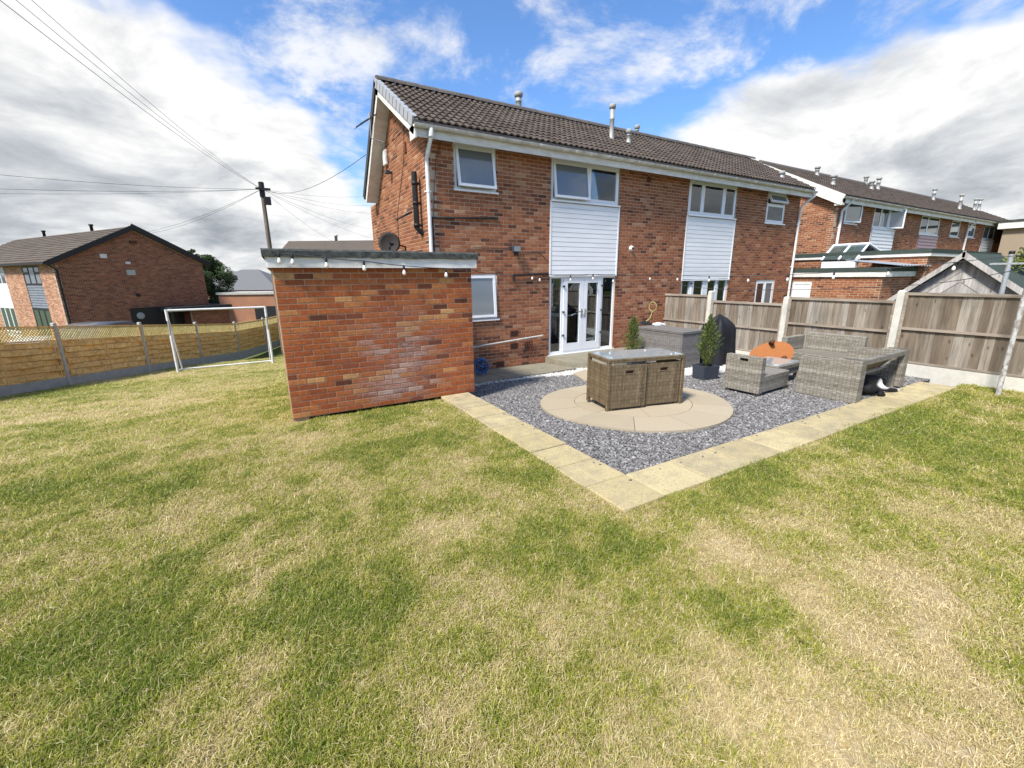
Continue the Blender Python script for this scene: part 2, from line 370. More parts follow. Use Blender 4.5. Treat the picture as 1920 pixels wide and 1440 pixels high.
def wick_fn(c1, c2, c3, horiz):
    """woven strands: rows (or columns) of slightly different tone, dark gaps between them"""
    def fn(t):
        s_ = t.sep(t.obj); h = t.math('ADD', s_[0], s_[1]); z = s_[2]
        a_, b_ = (z, h) if horiz else (h, z)
        wob = t.math('MULTIPLY', t.math('SUBTRACT', t.noise(t.obj, 7, 2), .5), .004)
        row = t.math('MULTIPLY', t.math('ADD', a_, wob), 42.); cell = t.math('MULTIPLY', b_, 20.)
        rid = t.math('FLOOR', row); cid = t.math('FLOOR', cell)
        rt = t.noise(t.comb(t.math('MULTIPLY', rid, 3.71), 0., 0.), 1, 0); ct2 = t.noise(t.comb(t.math('MULTIPLY', rid, 1.9), t.math('MULTIPLY', cid, 2.7), 0.), 1, 0)
        slow = t.noise(t.comb(0., 0., t.math('MULTIPLY', z, 9.)), 1, 2, .6)
        f = t.math('ADD', t.math('ADD', t.math('MULTIPLY', rt, .40), t.math('MULTIPLY', ct2, .30)), t.math('MULTIPLY', slow, .35))
        c = t.ramp(f, [(.36, c1), (.52, c2), (.68, c3)])
        ea = t.math('ABSOLUTE', t.math('SINE', t.math('MULTIPLY', row, math.pi))); eb = t.math('ABSOLUTE', t.math('SINE', t.math('MULTIPLY', cell, math.pi)))
        gap = t.math('MAXIMUM', t.maprange(ea, .42, .05, 0, .75), t.maprange(eb, .30, .02, 0, .6))
        c = t.mix(gap, c, (c1[0]*.22, c1[1]*.22, c1[2]*.22))
        return c, t.math('SUBTRACT', 1., gap)
    return fn
mat('brown_wicker', wick_fn((.088,.060,.033), (.155,.112,.063), (.235,.178,.108), False), .6, .35, bdist=.004)
mat('grey_wicker', wick_fn((.135,.118,.09), (.245,.22,.178), (.365,.338,.285), True), .6, .35, bdist=.004)
mat('storage_wicker', wick_fn((.125,.115,.106), (.195,.18,.168), (.265,.247,.232), True), .6, .35, bdist=.004)
mat('orange_wood', lambda t: (t.mix(t.noise(t.vmath('MULTIPLY', t.obj, (3,3,14)), 2, 6, .65, .7), (.40,.145,.032), (.29,.088,.018)), t.noise(t.obj, 25, 4)), .55, .3)
mat('dark_wood', lambda t: t.mix(t.noise(t.obj, 12, 4), (.055,.024,.014), (.12,.05,.025)), .7)
mat('cover_fabric', lambda t: (t.mix(t.noise(t.obj, 5, 4), (.010,.011,.013), (.022,.023,.027)), t.noise(t.obj, 40, 3)), .58, .25, bdist=.003)
mat('blue_plastic', lambda t: t.mix(t.noise(t.pos, 9, 3), (.02,.11,.32), (.035,.17,.42)), .4, .5)
mat('dark_hose', lambda t: (.03,.07,.13), .5)
mat('yellow_plastic', lambda t: t.mix(t.noise(t.pos, 9, 3), (.36,.33,.10), (.46,.42,.15)), .5)
mat('maroon', lambda t: (.13,.035,.035), .7)
mat('terracotta', lambda t: (t.mix(t.noise(t.pos, 30, 4), (.11,.035,.022), (.17,.055,.035))), .9)
mat('car_paint_white', lambda t: (.75,.76,.78), .2, .5)
mat('car_paint_grey', lambda t: (.10,.105,.115), .22, .5)
mat('car_glass', lambda t: (.02,.023,.027), .05, .6)
mat('tan_render', lambda t: t.mix(t.noise(t.pos, 4, 4), (.30,.235,.17), (.36,.29,.21)), .9)
mat('bulb_glass', lambda t: t.mix(t.noise(t.pos, 30, 2), (.74,.70,.62), (.84,.82,.78)), .15, .6)
mat('wire', lambda t: (.055,.057,.065), .7)
mat('soil', lambda t: (t.mix(t.noise(t.pos, 40, 5), (.06,.04,.025), (.12,.085,.055)), t.noise(t.pos, 80, 4)), .95, .1)
mat('asphalt', lambda t: (t.mix(t.noise(t.pos, 50, 5), (.04,.04,.042), (.07,.07,.07)), t.noise(t.pos, 200, 3)), .9, .2)
def leaf_fn(c1, c2, c3):
    def fn(t):
        c = t.ramp(t.rnd, [(0, c1), (.6, c2), (1, c3)])
        tr = t.new('ShaderNodeBsdfTranslucent'); t.link(c, tr.inputs[0]); ms = t.new('ShaderNodeMixShader'); ms.inputs[0].default_value = .25
        t.link(t.p.outputs[0], ms.inputs[1]); t.link(tr.outputs[0], ms.inputs[2]); t.link(ms.outputs[0], t.out.inputs[0]); return c
    return fn
mat('conifer_leaf', leaf_fn((.05,.08,.02), (.125,.165,.04), (.26,.28,.075)), .6, .3)
mat('tree_leaf', leaf_fn((.03,.055,.018), (.06,.10,.03), (.11,.15,.05)), .6, .3)
mat('bush_leaf', leaf_fn((.08,.12,.02), (.16,.2,.04), (.26,.28,.07)), .6, .3)
mat('bark', lambda t: t.mix(t.noise(t.pos, 20, 4), (.06,.045,.03), (.12,.09,.065)), .9)
def glass_mat(name, behind, refl, tint=(.9,.95,1)):
    mt = bpy.data.materials.new(name); mt.use_nodes = True; t = NT(mt.node_tree); t.n.clear()
    out = t.new('ShaderNodeOutputMaterial'); gl = t.new('ShaderNodeBsdfGlossy'); gl.inputs['Roughness'].default_value = .015; gl.inputs['Color'].default_value = (*tint, 1)
    if behind is None: bs = t.new('ShaderNodeBsdfTransparent'); bs.inputs[0].default_value = (.82,.86,.86,1)
    else: bs = t.new('ShaderNodeBsdfDiffuse'); bs.inputs[0].default_value = (*behind, 1)
    fr = t.new('ShaderNodeFresnel'); fr.inputs[0].default_value = 1.5
    f = t.math('ADD', t.math('MULTIPLY', fr.outputs[0], 1-refl), refl, clamp=True)
    ms = t.new('ShaderNodeMixShader'); t.link(f, ms.inputs[0]); t.link(bs.outputs[0], ms.inputs[1]); t.link(gl.outputs[0], ms.inputs[2]); t.link(ms.outputs[0], out.inputs[0])
    MATS[name] = mt
glass_mat('clear_glass', None, .05); glass_mat('dark_glass', (.018,.019,.02), .10); glass_mat('frosted_glass', (.15,.168,.182), .07)
glass_mat('table_glass', (.42,.47,.47), .30); glass_mat('greenish_glass', (.06,.085,.08), .14)

# ------------------------------------------------------------------ ground, lawn, gravel
FY = 8.6                      # plane of the house's garden front
KX0, KX1, KY0, KY1 = 2.30, 2.77, 2.20, 2.66     # kerb paving: outer and inner lines
KXR = 9.62
FENX = 10.1
GARW = 2.66                   # garage width
DRY = [(110,775,2.2,.34), (330,700,2.6,.42), (440,720,1.8,.30), (545,812,.30,.7), (700,800,.6,.25), (1450,1110,.42,.62), (1630,1105,.34,.72), (1330,1010,.40,.32),
       (1180,1190,.35,.30), (1400,1330,.40,.62), (1560,1290,.30,.55), (1700,1250,.40,.5), (1850,1320,.30,.7), (1780,1100,.5,.36), (1650,1400,.45,.5), (1900,1020,.6,.3),
       (1050,1380,.25,.40), (820,1400,.2,.35), (1000,1130,.35,.22), (840,950,.35,.18), (620,990,.4,.16), (1620,950,.6,.12), (480,1040,.25,.2), (1850,1000,.6,.25),
       (100,1250,.7,-.40), (300,1100,.5,-.22), (180,1400,.5,-.34), (640,1060,.45,-.34), (790,850,.5,-.10), (730,785,.35,-.45), (1440,885,.5,-.40), (1700,810,1.0,-.36), (640,1180,.2,-.26), (1230,1120,.18,-.3),
       (180,905,.5,-.35), (330,860,.7,-.05), (960,1000,.22,-.25), (1640,1270,.12,-.5), (1780,1190,.14,-.5), (1350,1180,.14,-.4), (1480,1230,.12,-.4), (1880,1390,.1,-.5), (150,730,1.2,-.45), (470,665,1.4,-.30)]
DRYW = []
for (x, y, r_, a_) in DRY:
    q = g(x, y); DRYW.append((q.x, q.y, r_, a_))
_rs = np.random.RandomState(5); _lat = _rs.rand(256, 256)
def vnoise(x, y):
    xi = np.floor(x).astype(int); yi = np.floor(y).astype(int); fx = x-xi; fy = y-yi; fx = fx*fx*(3-2*fx); fy = fy*fy*(3-2*fy)
    L = lambda i, j: _lat[(xi+i) % 256, (yi+j) % 256]
    return (L(0,0)*(1-fx)+L(1,0)*fx)*(1-fy) + (L(0,1)*(1-fx)+L(1,1)*fx)*fy
def fbm(x, y, s_, o, r_=.55):
    v = 0; amp = 1; tot = 0
    for k in range(o): v = v+amp*vnoise(x*s_+17.3*k, y*s_+9.1*k); tot += amp; amp *= r_; s_ *= 2.03
    return v/tot
def dry_at(x, y):
    wx = x+(fbm(x, y, 1.3, 4)-.5)*1.5+(fbm(x+40, y, 5, 3)-.5)*.35; wy = y+(fbm(x+9, y+31, 1.3, 4)-.5)*1.5+(fbm(x, y+50, 5, 3)-.5)*.35
    acc = DRY_BASE+(fbm(x+3, y+5, 2.6, 5, .85)-.5)*DRY_AMP+(fbm(x, y+77, .6, 3)-.5)*.5
    for (bx, by, r_, a_) in DRYW:
        d = np.hypot(wx-bx, wy-by)/r_; t_ = np.clip((1.5-d)/1.5, 0, 1); acc = acc+.85*a_*t_*t_*(3-2*t_)
    return acc
DRY_BASE, DRY_AMP = .255, 2.2
def dryness(t, typ='GEOMETRY'):
    a = t.new('ShaderNodeAttribute', attribute_name='dry', attribute_type=typ); s_ = t.sep(t.pos)
    fl_ = t.comb(s_[0], s_[1], 0.)
    v = t.math('ADD', a.outputs['Fac'], t.math('MULTIPLY', t.math('SUBTRACT', t.noise(fl_, 20, 3, .7), .5), .9))
    return t.math('ADD', v, t.math('MULTIPLY', t.math('SUBTRACT', t.noise(fl_, 6.5, 3, .6), .5), 1.25))
def put_dry(me):
    co = np.empty(len(me.vertices)*3, np.float32); me.vertices.foreach_get('co', co); co = co.reshape(-1, 3)
    at = me.attributes.new('dry', 'FLOAT', 'POINT'); at.data.foreach_set('value', dry_at(co[:,0], co[:,1]).astype(np.float32))
def lawn_fn(t):
    d = dryness(t); n = t.noise(t.pos, 90, 4, .7); n2 = t.noise(t.pos, 22, 4, .7)
    c = t.mix(t.maprange(d, .25, .70), (.19,.19,.055), (.48,.385,.225))
    c = t.mix(t.maprange(d, .85, 1.15, 0, .8), c, (.52,.41,.275))
    k = t.maprange(t.math('ADD', t.math('MULTIPLY', n, .6), t.math('MULTIPLY', n2, .4)), .3, .7, .45, 1.25)
    return t.mix(1, c, t.comb(k, k, k), 'MULTIPLY'), n
mat('lawn_soil', lawn_fn, .95, .1, bdist=.02)
def blade_fn(t):
    d = dryness(t, 'INSTANCER')
    at = t.new('ShaderNodeAttribute', attribute_name='rnd'); r1 = at.outputs['Fac']
    r2 = t.math('FRACT', t.math('MULTIPLY', r1, 17.3)); oi = t.new('ShaderNodeObjectInfo')
    green = t.ramp(r2, [(0,(.19,.215,.024)), (.5,(.385,.39,.05)), (1,(.62,.57,.13))])
    lush = t.ramp(r2, [(0,(.075,.13,.012)), (.6,(.175,.255,.026)), (1,(.33,.385,.05))])
    green = t.mix(t.maprange(d, .25, -.15, 0, .8), green, lush)
    straw = t.ramp(r2, [(0,(.46,.35,.15)), (.5,(.66,.54,.275)), (1,(.85,.74,.46))])
    isdry = t.maprange(t.math('SUBTRACT', t.maprange(d, .10, .90, .06, .99), r1), -.04, .04)
    c = t.mix(isdry, green, straw)
    tr = t.new('ShaderNodeBsdfTranslucent'); t.link(c, tr.inputs[0]); ms = t.new('ShaderNodeMixShader'); ms.inputs[0].default_value = .3
    t.link(t.p.outputs[0], ms.inputs[1]); t.link(tr.outputs[0], ms.inputs[2]); t.link(ms.outputs[0], t.out.inputs[0]); return c
mat('grass_blade', blade_fn, .65, .25)
mat('rough_grass', lambda t: (t.mix(t.noise(t.pos, .6, 6, .6), (.07,.10,.025), (.16,.16,.06)), t.noise(t.pos, 30, 4)), .95, .1)

def grid_mesh(xs, ys, keep, zf):
    vid = {}; vs = []; fs = []
    def vv(i, j):
        if (i, j) not in vid: vid[i, j] = len(vs); vs.append((xs[i], ys[j], zf(xs[i], ys[j])))
        return vid[i, j]
    for i in range(len(xs)-1):
        for j in range(len(ys)-1):
            if keep((xs[i]+xs[i+1])/2, (ys[j]+ys[j+1])/2): fs.append((vv(i,j), vv(i+1,j), vv(i+1,j+1), vv(i,j+1)))
    return vs, fs
def breaks(a, b, step, *must):
    pts = sorted([a, b, *must]); out = []
    for p, q in zip(pts, pts[1:]):
        n = max(1, round((q-p)/step)); out += [p+(q-p)*k/n for k in range(n)]
    return out+[b]
# far ground, one sheet to the horizon
xs = [-600,-200,-80,-40] + breaks(-24, 24, 1.5) + [34,50,90,200,600]; ys = [-600,-200,-60,-25] + breaks(-12, 46, 1.5) + [60,90,200,600]
b = MB(); b.add(*grid_mesh(xs, ys, lambda x, y: True, lambda x, y: tz(x, y)-.22)); struct(b.build('ground', MATS['rough_grass']))
# left fence line, straight through two post feet
PF = [g(*p) for p in ((130,722), (256,698), (352,683), (449,668.5))]
fa, fb = PF[0].copy(), PF[3].copy(); FD = Vector((fb.x-fa.x, fb.y-fa.y)).normalized(); FN = Vector((-FD.y, FD.x))
def lawn_keep(x, y):
    if (x-fa.x)*FN.x + (y-fa.y)*FN.y > .12: return False
    if y < KY0: return x < FENX
    if y < GY: return x < KX0
    return x < GX+.3 or (y > GY+4.6 and x < 3)
LAWN_DROP = .035
xs = breaks(-13, FENX, .15, GX, GX+.3, KX0); ys = breaks(-3.5, 22.5, .15, KY0, GY, GY+4.6)
b = MB(); b.smooth = True; b.add(*grid_mesh(xs, ys, lawn_keep, lambda x, y: tz(x, y)-LAWN_DROP))
lawn = struct(b.build('lawn', MATS['lawn_soil'])); put_dry(lawn.data)

# instancing of small pieces over a surface (grass, chips): one object of kind "stuff"
def scatter(name, surf_vs, surf_fs, sources, mt, near, far, d0, d1, smin, smax, tilt, seed, flat=False):
    me = bpy.data.meshes.new(name); me.from_pydata(surf_vs, [], surf_fs); me.materials.append(mt)
    o = bpy.data.objects.new(name, me); col.objects.link(o); o['kind'] = 'stuff'; WM[o.name] = Matrix()
    coll = bpy.data.collections.new(name+'_pieces')
    for k, bm_ in enumerate(sources):
        sm_ = bm_.mesh(name+'_piece'); sm_.materials.append(mt); so_ = bpy.data.objects.new(name+'_piece', sm_); coll.objects.link(so_)
    ng = bpy.data.node_groups.new(name, 'GeometryNodeTree')
    ng.interface.new_socket('Geometry', in_out='INPUT', socket_type='NodeSocketGeometry'); ng.interface.new_socket('Geometry', in_out='OUTPUT', socket_type='NodeSocketGeometry')
    N = ng.nodes; L = ng.links
    gi = N.new('NodeGroupInput'); go = N.new('NodeGroupOutput')
    pos = N.new('GeometryNodeInputPosition'); ln = N.new('ShaderNodeVectorMath'); ln.operation = 'LENGTH'; L.new(pos.outputs[0], ln.inputs[0])
    mr = N.new('ShaderNodeMapRange'); L.new(ln.outputs['Value'], mr.inputs[0])
    for i, v in zip((1,2,3,4), (d0, d1, near, far)): mr.inputs[i].default_value = v
    ds = N.new('GeometryNodeDistributePointsOnFaces'); L.new(gi.outputs[0], ds.inputs['Mesh'])
    if name == 'grass':     # thin where the ground is bare
        nd = N.new('GeometryNodeInputNamedAttribute'); nd.data_type = 'FLOAT'; nd.inputs[0].default_value = 'dry'
        mrd = N.new('ShaderNodeMapRange'); L.new(nd.outputs[0], mrd.inputs[0])
        for i, v in zip((1,2,3,4), (.6, 1.15, 1.0, .22)): mrd.inputs[i].default_value = v
        mud = N.new('ShaderNodeMath'); mud.operation = 'MULTIPLY'; L.new(mrd.outputs[0], mud.inputs[0]); L.new(mr.outputs[0], mud.inputs[1]); L.new(mud.outputs[0], ds.inputs['Density'])
    else: L.new(mr.outputs[0], ds.inputs['Density'])
    ds.inputs['Seed'].default_value = seed
    ci = N.new('GeometryNodeCollectionInfo'); ci.inputs[0].default_value = coll; ci.inputs[1].default_value = True; ci.inputs[2].default_value = True
    ri = N.new('FunctionNodeRandomValue'); ri.data_type = 'FLOAT_VECTOR'; ri.inputs[0].default_value = (-tilt,-tilt,0); ri.inputs[1].default_value = (tilt,tilt,6.283); ri.inputs['Seed'].default_value = seed+1
    rs = N.new('FunctionNodeRandomValue'); rs.data_type = 'FLOAT'; rs.inputs[2].default_value = smin; rs.inputs[3].default_value = smax; rs.inputs['Seed'].default_value = seed+2
    ip = N.new('GeometryNodeInstanceOnPoints'); L.new(ds.outputs[0], ip.inputs['Points']); L.new(ci.outputs[0], ip.inputs['Instance']); ip.inputs['Pick Instance'].default_value = True
    L.new(ri.outputs[0], ip.inputs['Rotation']); 
    # pieces grow a little with distance, as fewer stand for more
    mr2 = N.new('ShaderNodeMapRange'); L.new(ln.outputs['Value'], mr2.inputs[0])
    for i, v in zip((1,2,3,4), (d0, d1, 1.0, math.sqrt(near/far)**.8)): mr2.inputs[i].default_value = v
    mu = N.new('ShaderNodeMath'); mu.operation = 'MULTIPLY'; L.new(rs.outputs[1], mu.inputs[0]); L.new(mr2.outputs[0], mu.inputs[1])
    cb = N.new('ShaderNodeCombineXYZ'); L.new(mu.outputs[0], cb.inputs[0]); L.new(mu.outputs[0], cb.inputs[1]); L.new(rs.outputs[1] if not flat else mu.outputs[0], cb.inputs[2])
    if name == 'grass':     # lush spots stand taller than dry ones
        na = N.new('GeometryNodeInputNamedAttribute'); na.data_type = 'FLOAT'; na.inputs[0].default_value = 'dry'
        mr3 = N.new('ShaderNodeMapRange'); L.new(na.outputs[0], mr3.inputs[0])
        for i, v in zip((1,2,3,4), (-.1, .9, 1.75, .65)): mr3.inputs[i].default_value = v
        mu3 = N.new('ShaderNodeMath'); mu3.operation = 'MULTIPLY'; L.new(mr3.outputs[0], mu3.inputs[0]); L.new(rs.outputs[1], mu3.inputs[1]); L.new(mu3.outputs[0], cb.inputs[2])
    L.new(cb.outputs[0], ip.inputs['Scale']); L.new(ip.outputs[0], go.inputs[0])
    md = o.modifiers.new('scatter', 'NODES'); md.node_group = ng
    return o
rg = random.Random(3)
def clump(nb, rad_, hmin, hmax):
    b = MB()
    for _ in range(nb):
        a = rg.uniform(0, 6.283); r_ = rad_*math.sqrt(rg.random()); x, y = r_*math.cos(a), r_*math.sin(a)
        h = rg.uniform(hmin, hmax); d = rg.uniform(0, 6.283); lean = rg.uniform(.2, 1.25)*h; strand = rg.random() < .08; h = rg.uniform(.012,.026) if strand else h; lean = rg.uniform(.035,.075) if strand else lean; w = rg.uniform(.0009, .0018)
        lx, ly = math.cos(d), math.sin(d); sx, sy = -ly*w, lx*w; b.rnd = rg.uniform(0,.06) if strand else rg.random()
        mx_, my_ = x+lx*lean*.35, y+ly*lean*.35; tx, ty = x+lx*lean, y+ly*lean; hz = h*rg.uniform(.6, 1.0)
        b.add([(x-sx,y-sy,0),(x+sx,y+sy,0),(mx_+sx*.8,my_+sy*.8,h*.62),(mx_-sx*.8,my_-sy*.8,h*.62),(tx,ty,hz)], [(0,1,2,3),(3,2,4)])
    return b
xs2 = breaks(-13, FENX, .12, GX, GX+.3, KX0); ys2 = breaks(-.5, 22.5, .12, KY0, GY, GY+4.6)
def lawn_seen(x, y):
    """only the lawn in front of the camera and a margin beside it"""
    if not lawn_keep(x, y): return False
    v = Vector((x, y)); fw = Vector((math.sin(YAW), math.cos(YAW))); sd_ = v.dot(Vector((math.cos(YAW), -math.sin(YAW))))
    return v.dot(fw) > .25 and abs(sd_) < v.dot(fw)*1.45+1.2
gv, gf = grid_mesh(xs2, ys2, lawn_seen, lambda x, y: tz(x, y)-LAWN_DROP)
grass = scatter('grass', gv, gf, [clump(52, .05, .010, .030) for _ in range(6)], MATS['grass_blade'], 1500, 220, 1.8, 12, .75, 1.25, .22, 5)
put_dry(grass.data)

# kerb paving of buff slabs: each slab a part of the paving
def slab_piece(parent, name, mt, poly, z0, z1):
    """slab with softened top edge; poly ccw"""
    c = Vector((sum(p[0] for p in poly)/len(poly), sum(p[1] for p in poly)/len(poly))); n = len(poly); e = .008
    vs = [(x,y,z0) for x,y in poly] + [(x,y,z1-e) for x,y in poly]
    for x, y in poly:
        d = (c-Vector((x,y))).normalized()*e; vs.append((x+d.x, y+d.y, z1))
    fs = [list(range(2*n, 3*n))]
    for i in range(n):
        j = (i+1) % n; fs += [(i,j,n+j,n+i), (n+i,n+j,2*n+j,2*n+i)]
    b = MB(); b.rnd = random.random(); b.add(vs, fs); return b.build(name, mt, parent)
kerb = struct(MB().box(KX0+.01, KX1-.01, KY0+.01, GY-.03, -.2, -.022).box(KX1-.011, KXR-.02, KY0+.011, KY1-.01, -.2, -.023).build('paving_edge', MATS['joint_sand']))
jt = .008
def kz(x): return random.uniform(-.003, .003)
slab_piece(kerb, 'paving_slab', MATS['buff_slab'], [(KX0,KY0),(KX1,KY0),(KX1,KY1-.003),(KX0,KY1-.003)], -.06, .002)
y = KY1
while y < GY-.1:
    L_ = min(random.choice((.44,.45,.6,.6)), GY-.02-y); z = kz(0)
    slab_piece(kerb, 'paving_slab', MATS['buff_slab'], [(KX0+random.uniform(-.006,.006),y+jt),(KX1+random.uniform(-.006,.006),y+jt),(KX1+random.uniform(-.006,.006),y+L_-jt),(KX0+random.uniform(-.006,.006),y+L_-jt)], -.05, z); y += L_
x = KX1
while x < KXR-.1:
    L_ = min(random.choice((.45,.6,.6,.6)), KXR-x); z = kz(0)
    if KXR-x-L_ < .25: L_ = KXR-x
    slab_piece(kerb, 'paving_slab', MATS['buff_slab'], [(x+jt,KY0+random.uniform(-.006,.006)),(x+L_-jt,KY0+random.uniform(-.006,.006)),(x+L_-jt,KY1+random.uniform(-.006,.006)),(x+jt,KY1+random.uniform(-.006,.006))], -.05, z); x += L_
# small drain cap on the corner slab
q = gz(1152, 898, .003)
# gravel beds
CIR = Vector((4.65, 4.44)); CR = 1.36
curve = [(2.86,7.05),(3.5,7.2),(4.1,7.22),(4.8,7.12),(5.5,6.85),(6.1,6.4),(6.6,5.8),(7.0,5.35),(7.6,5.1),(8.6,4.95),(FENX-.06,4.9)]
def cy_at(x):
    for (x0,y0),(x1,y1) in zip(curve, curve[1:]):
        if x0 <= x <= x1: return y0+(y1-y0)*(x-x0)/(x1-x0)
    return curve[-1][1] if x > 5 else curve[0][1]
pz = lambda x, y: tz(max(x, 2.95), y)
xs = breaks(KX1, FENX-.03, .18); ys = breaks(KY1, FY-.01, .12, GY)
inx = lambda x, y: not (x < GX+GARW+.04 and y > GY-.02)
s_v, s_f = grid_mesh(xs, ys, lambda x, y: inx(x, y) and y < cy_at(x)-.02, lambda x, y: pz(x, y)-.03)
struct((lambda b: b.build('slate_bed', MATS['slate_bed']))(MB().add(s_v, s_f)))
w_v, w_f = grid_mesh(xs, ys, lambda x, y: inx(x, y) and y >= cy_at(x)-.06, lambda x, y: pz(x, y)-.034)
struct((lambda b: b.build('white_gravel_bed', MATS['white_bed']))(MB().add(w_v, w_f)))
def chip(r_, flat):
    b = MB(); b.rnd = rg.random(); n = rg.choice((4,5,5,6)); tp = []; bt = []; off = rg.uniform(0, 6)
    for k in range(n):
        a = off+2*math.pi*k/n+rg.uniform(-.3,.3); rr = r_*rg.uniform(.6,1.15); el = rg.uniform(.7,1.0)
        tp.append((rr*.86*math.cos(a), rr*.86*el*math.sin(a), r_*flat*rg.uniform(.8,1.2))); bt.append((rr*math.cos(a), rr*el*math.sin(a), -r_*flat*.6))
    b.add(tp+bt, [list(range(n))]+[(n+i,n+(i+1)%n,(i+1)%n,i) for i in range(n)]); return b
chips = [chip(rg.uniform(.011,.021), rg.uniform(.16,.4)) for _ in range(14)]
circ_out = lambda x, y: (Vector((x, y))-CIR).length > CR-.10
s2 = grid_mesh(xs, ys, lambda x, y: inx(x, y) and y < cy_at(x)-.0 and circ_out(x, y), lambda x, y: pz(x, y)-.022)
scatter('slate_chips', *s2, chips, MATS['slate_chip'], 3200, 2200, 3, 9, .75, 1.3, .55, 11, True)
kv, kf = grid_mesh([KX1-.11,KX1-.05,KX1], breaks(KY1, GY-.1, .4), lambda x, y: True, lambda x, y: .004)
scatter('stray_chips', kv, kf, chips, MATS['slate_chip'], 45, 40, 3, 9, .6, 1.1, .4, 15, True)
kv, kf = grid_mesh(breaks(KX1-.1, KXR, .4), [KY1-.12,KY1-.05,KY1], lambda x, y: True, lambda x, y: .004)
scatter('stray_chips', kv, kf, chips, MATS['slate_chip'], 45, 40, 3, 9, .6, 1.1, .4, 16, True)
wchips = [chip(rg.uniform(.011,.018), rg.uniform(.5,.8)) for _ in range(8)]
w2 = grid_mesh(xs, ys, lambda x, y: inx(x, y) and cy_at(x)+1.2 > y >= cy_at(x)-.03, lambda x, y: pz(x, y)-.027)
scatter('white_gravel', *w2, wchips, MATS['white_chip'], 2300, 1500, 3, 9, .75, 1.3, .5, 12, True)
# stone circle: pieces between rings, and a path piece running back from it
def on_patio(o_pts, top=.0): return [(x, y) for x, y in o_pts]
circle = struct((lambda b: b.build('stone_circle_base', MATS['joint_sand']))(MB().add(
    [(CIR.x+(CR-.012)*math.cos(2*math.pi*k/64)*s_, CIR.y+(CR-.012)*math.sin(2*math.pi*k/64)*s_, pz(CIR.x, CIR.y+(CR)*math.sin(2*math.pi*k/64)*s_)-dz_) for s_, dz_ in ((1,.08),(1,.012)) for k in range(64)]+[(CIR.x,CIR.y,pz(CIR.x,CIR.y)-.012)],
    [(k,(k+1)%64,64+(k+1)%64,64+k) for k in range(64)]+[(64+k,64+(k+1)%64,128) for k in range(64)])))
def ring_piece(r0, r1, a0, a1, n):
    gap = .0035; pts_o = []; pts_i = []
    for k in range(n+1):
        a = a0+(a1-a0)*k/n
        for r_, L_ in ((r1-gap, pts_o), (r0+gap, pts_i)):
            aa = a + (gap/r_ if k == 0 else (-gap/r_ if k == n else 0)); L_.append((CIR.x+r_*math.cos(aa), CIR.y+r_*math.sin(aa)))
    poly = pts_o + pts_i[::-1]; nn = len(poly); t_ = random.uniform(.004, .011); b = MB(); b.rnd = random.random()
    vs = [(x,y,pz(x,y)-.05) for x,y in poly]+[(x,y,pz(x,y)+t_) for x,y in poly]
    fs = [(i,(i+1)%nn,nn+(i+1)%nn,nn+i) for i in range(nn)]
    m_ = n+1
    for k in range(n): fs.append((nn+k, nn+k+1, nn+2*m_-2-k, nn+2*m_-1-k))
    b.add(vs, fs); b.build('circle_stone', MATS['circle_stone'], circle)
for r0, r1, cuts in ((.30,.84,[.3,1.05,1.9,2.6,3.35,4.2,4.95,5.75]), (.84,CR,[.1,.72,1.2,1.75,2.25,2.9,3.32,3.95,4.52,5.05,5.45,5.95])):
    for a, bb in zip(cuts, cuts[1:]+[cuts[0]+2*math.pi]): ring_piece(r0, r1, a, bb, max(3, int((bb-a)/.12)))
b = MB(); b.rnd = .4; pts = [(CIR.x+.294*math.cos(2*math.pi*k/20), CIR.y+.294*math.sin(2*math.pi*k/20)) for k in range(20)]
b.add([(x,y,pz(x,y)-.04) for x,y in pts]+[(x,y,pz(x,y)+.008) for x,y in pts], [(k,(k+1)%20,20+(k+1)%20,20+k) for k in range(20)]+[list(range(20,40))]); b.build('circle_stone', MATS['circle_stone'], circle)
pth = struct((lambda b: b.build('stone_path_base', MATS['joint_sand']))(MB().add([(x,y,pz(x,y)-.026) for x,y in ((4.9,5.7),(6.1,4.7),(6.55,5.2),(6.3,6.2),(6.3,7.2),(5.95,7.2),(5.0,6.7))], [(0,1,2,3,4,5,6)])))
for poly in ([(5.30,5.66),(5.95,4.86),(6.18,4.80),(6.42,5.05),(6.38,5.40),(5.62,6.10)], [(5.63,6.12),(6.37,5.42),(6.34,5.98),(6.02,6.55)], [(5.3,5.68),(5.6,6.1),(6.0,6.57),(5.98,7.1),(5.5,6.9),(5.2,6.2)]):
    b = MB(); b.rnd = random.random(); n = len(poly)
    b.add([(x,y,pz(x,y)-.05) for x,y in poly]+[(x,y,pz(x,y)+.006) for x,y in poly], [(k,(k+1)%n,n+(k+1)%n,n+k) for k in range(n)]+[list(range(n,2*n))]); b.build('path_stone', MATS['circle_stone'], pth)
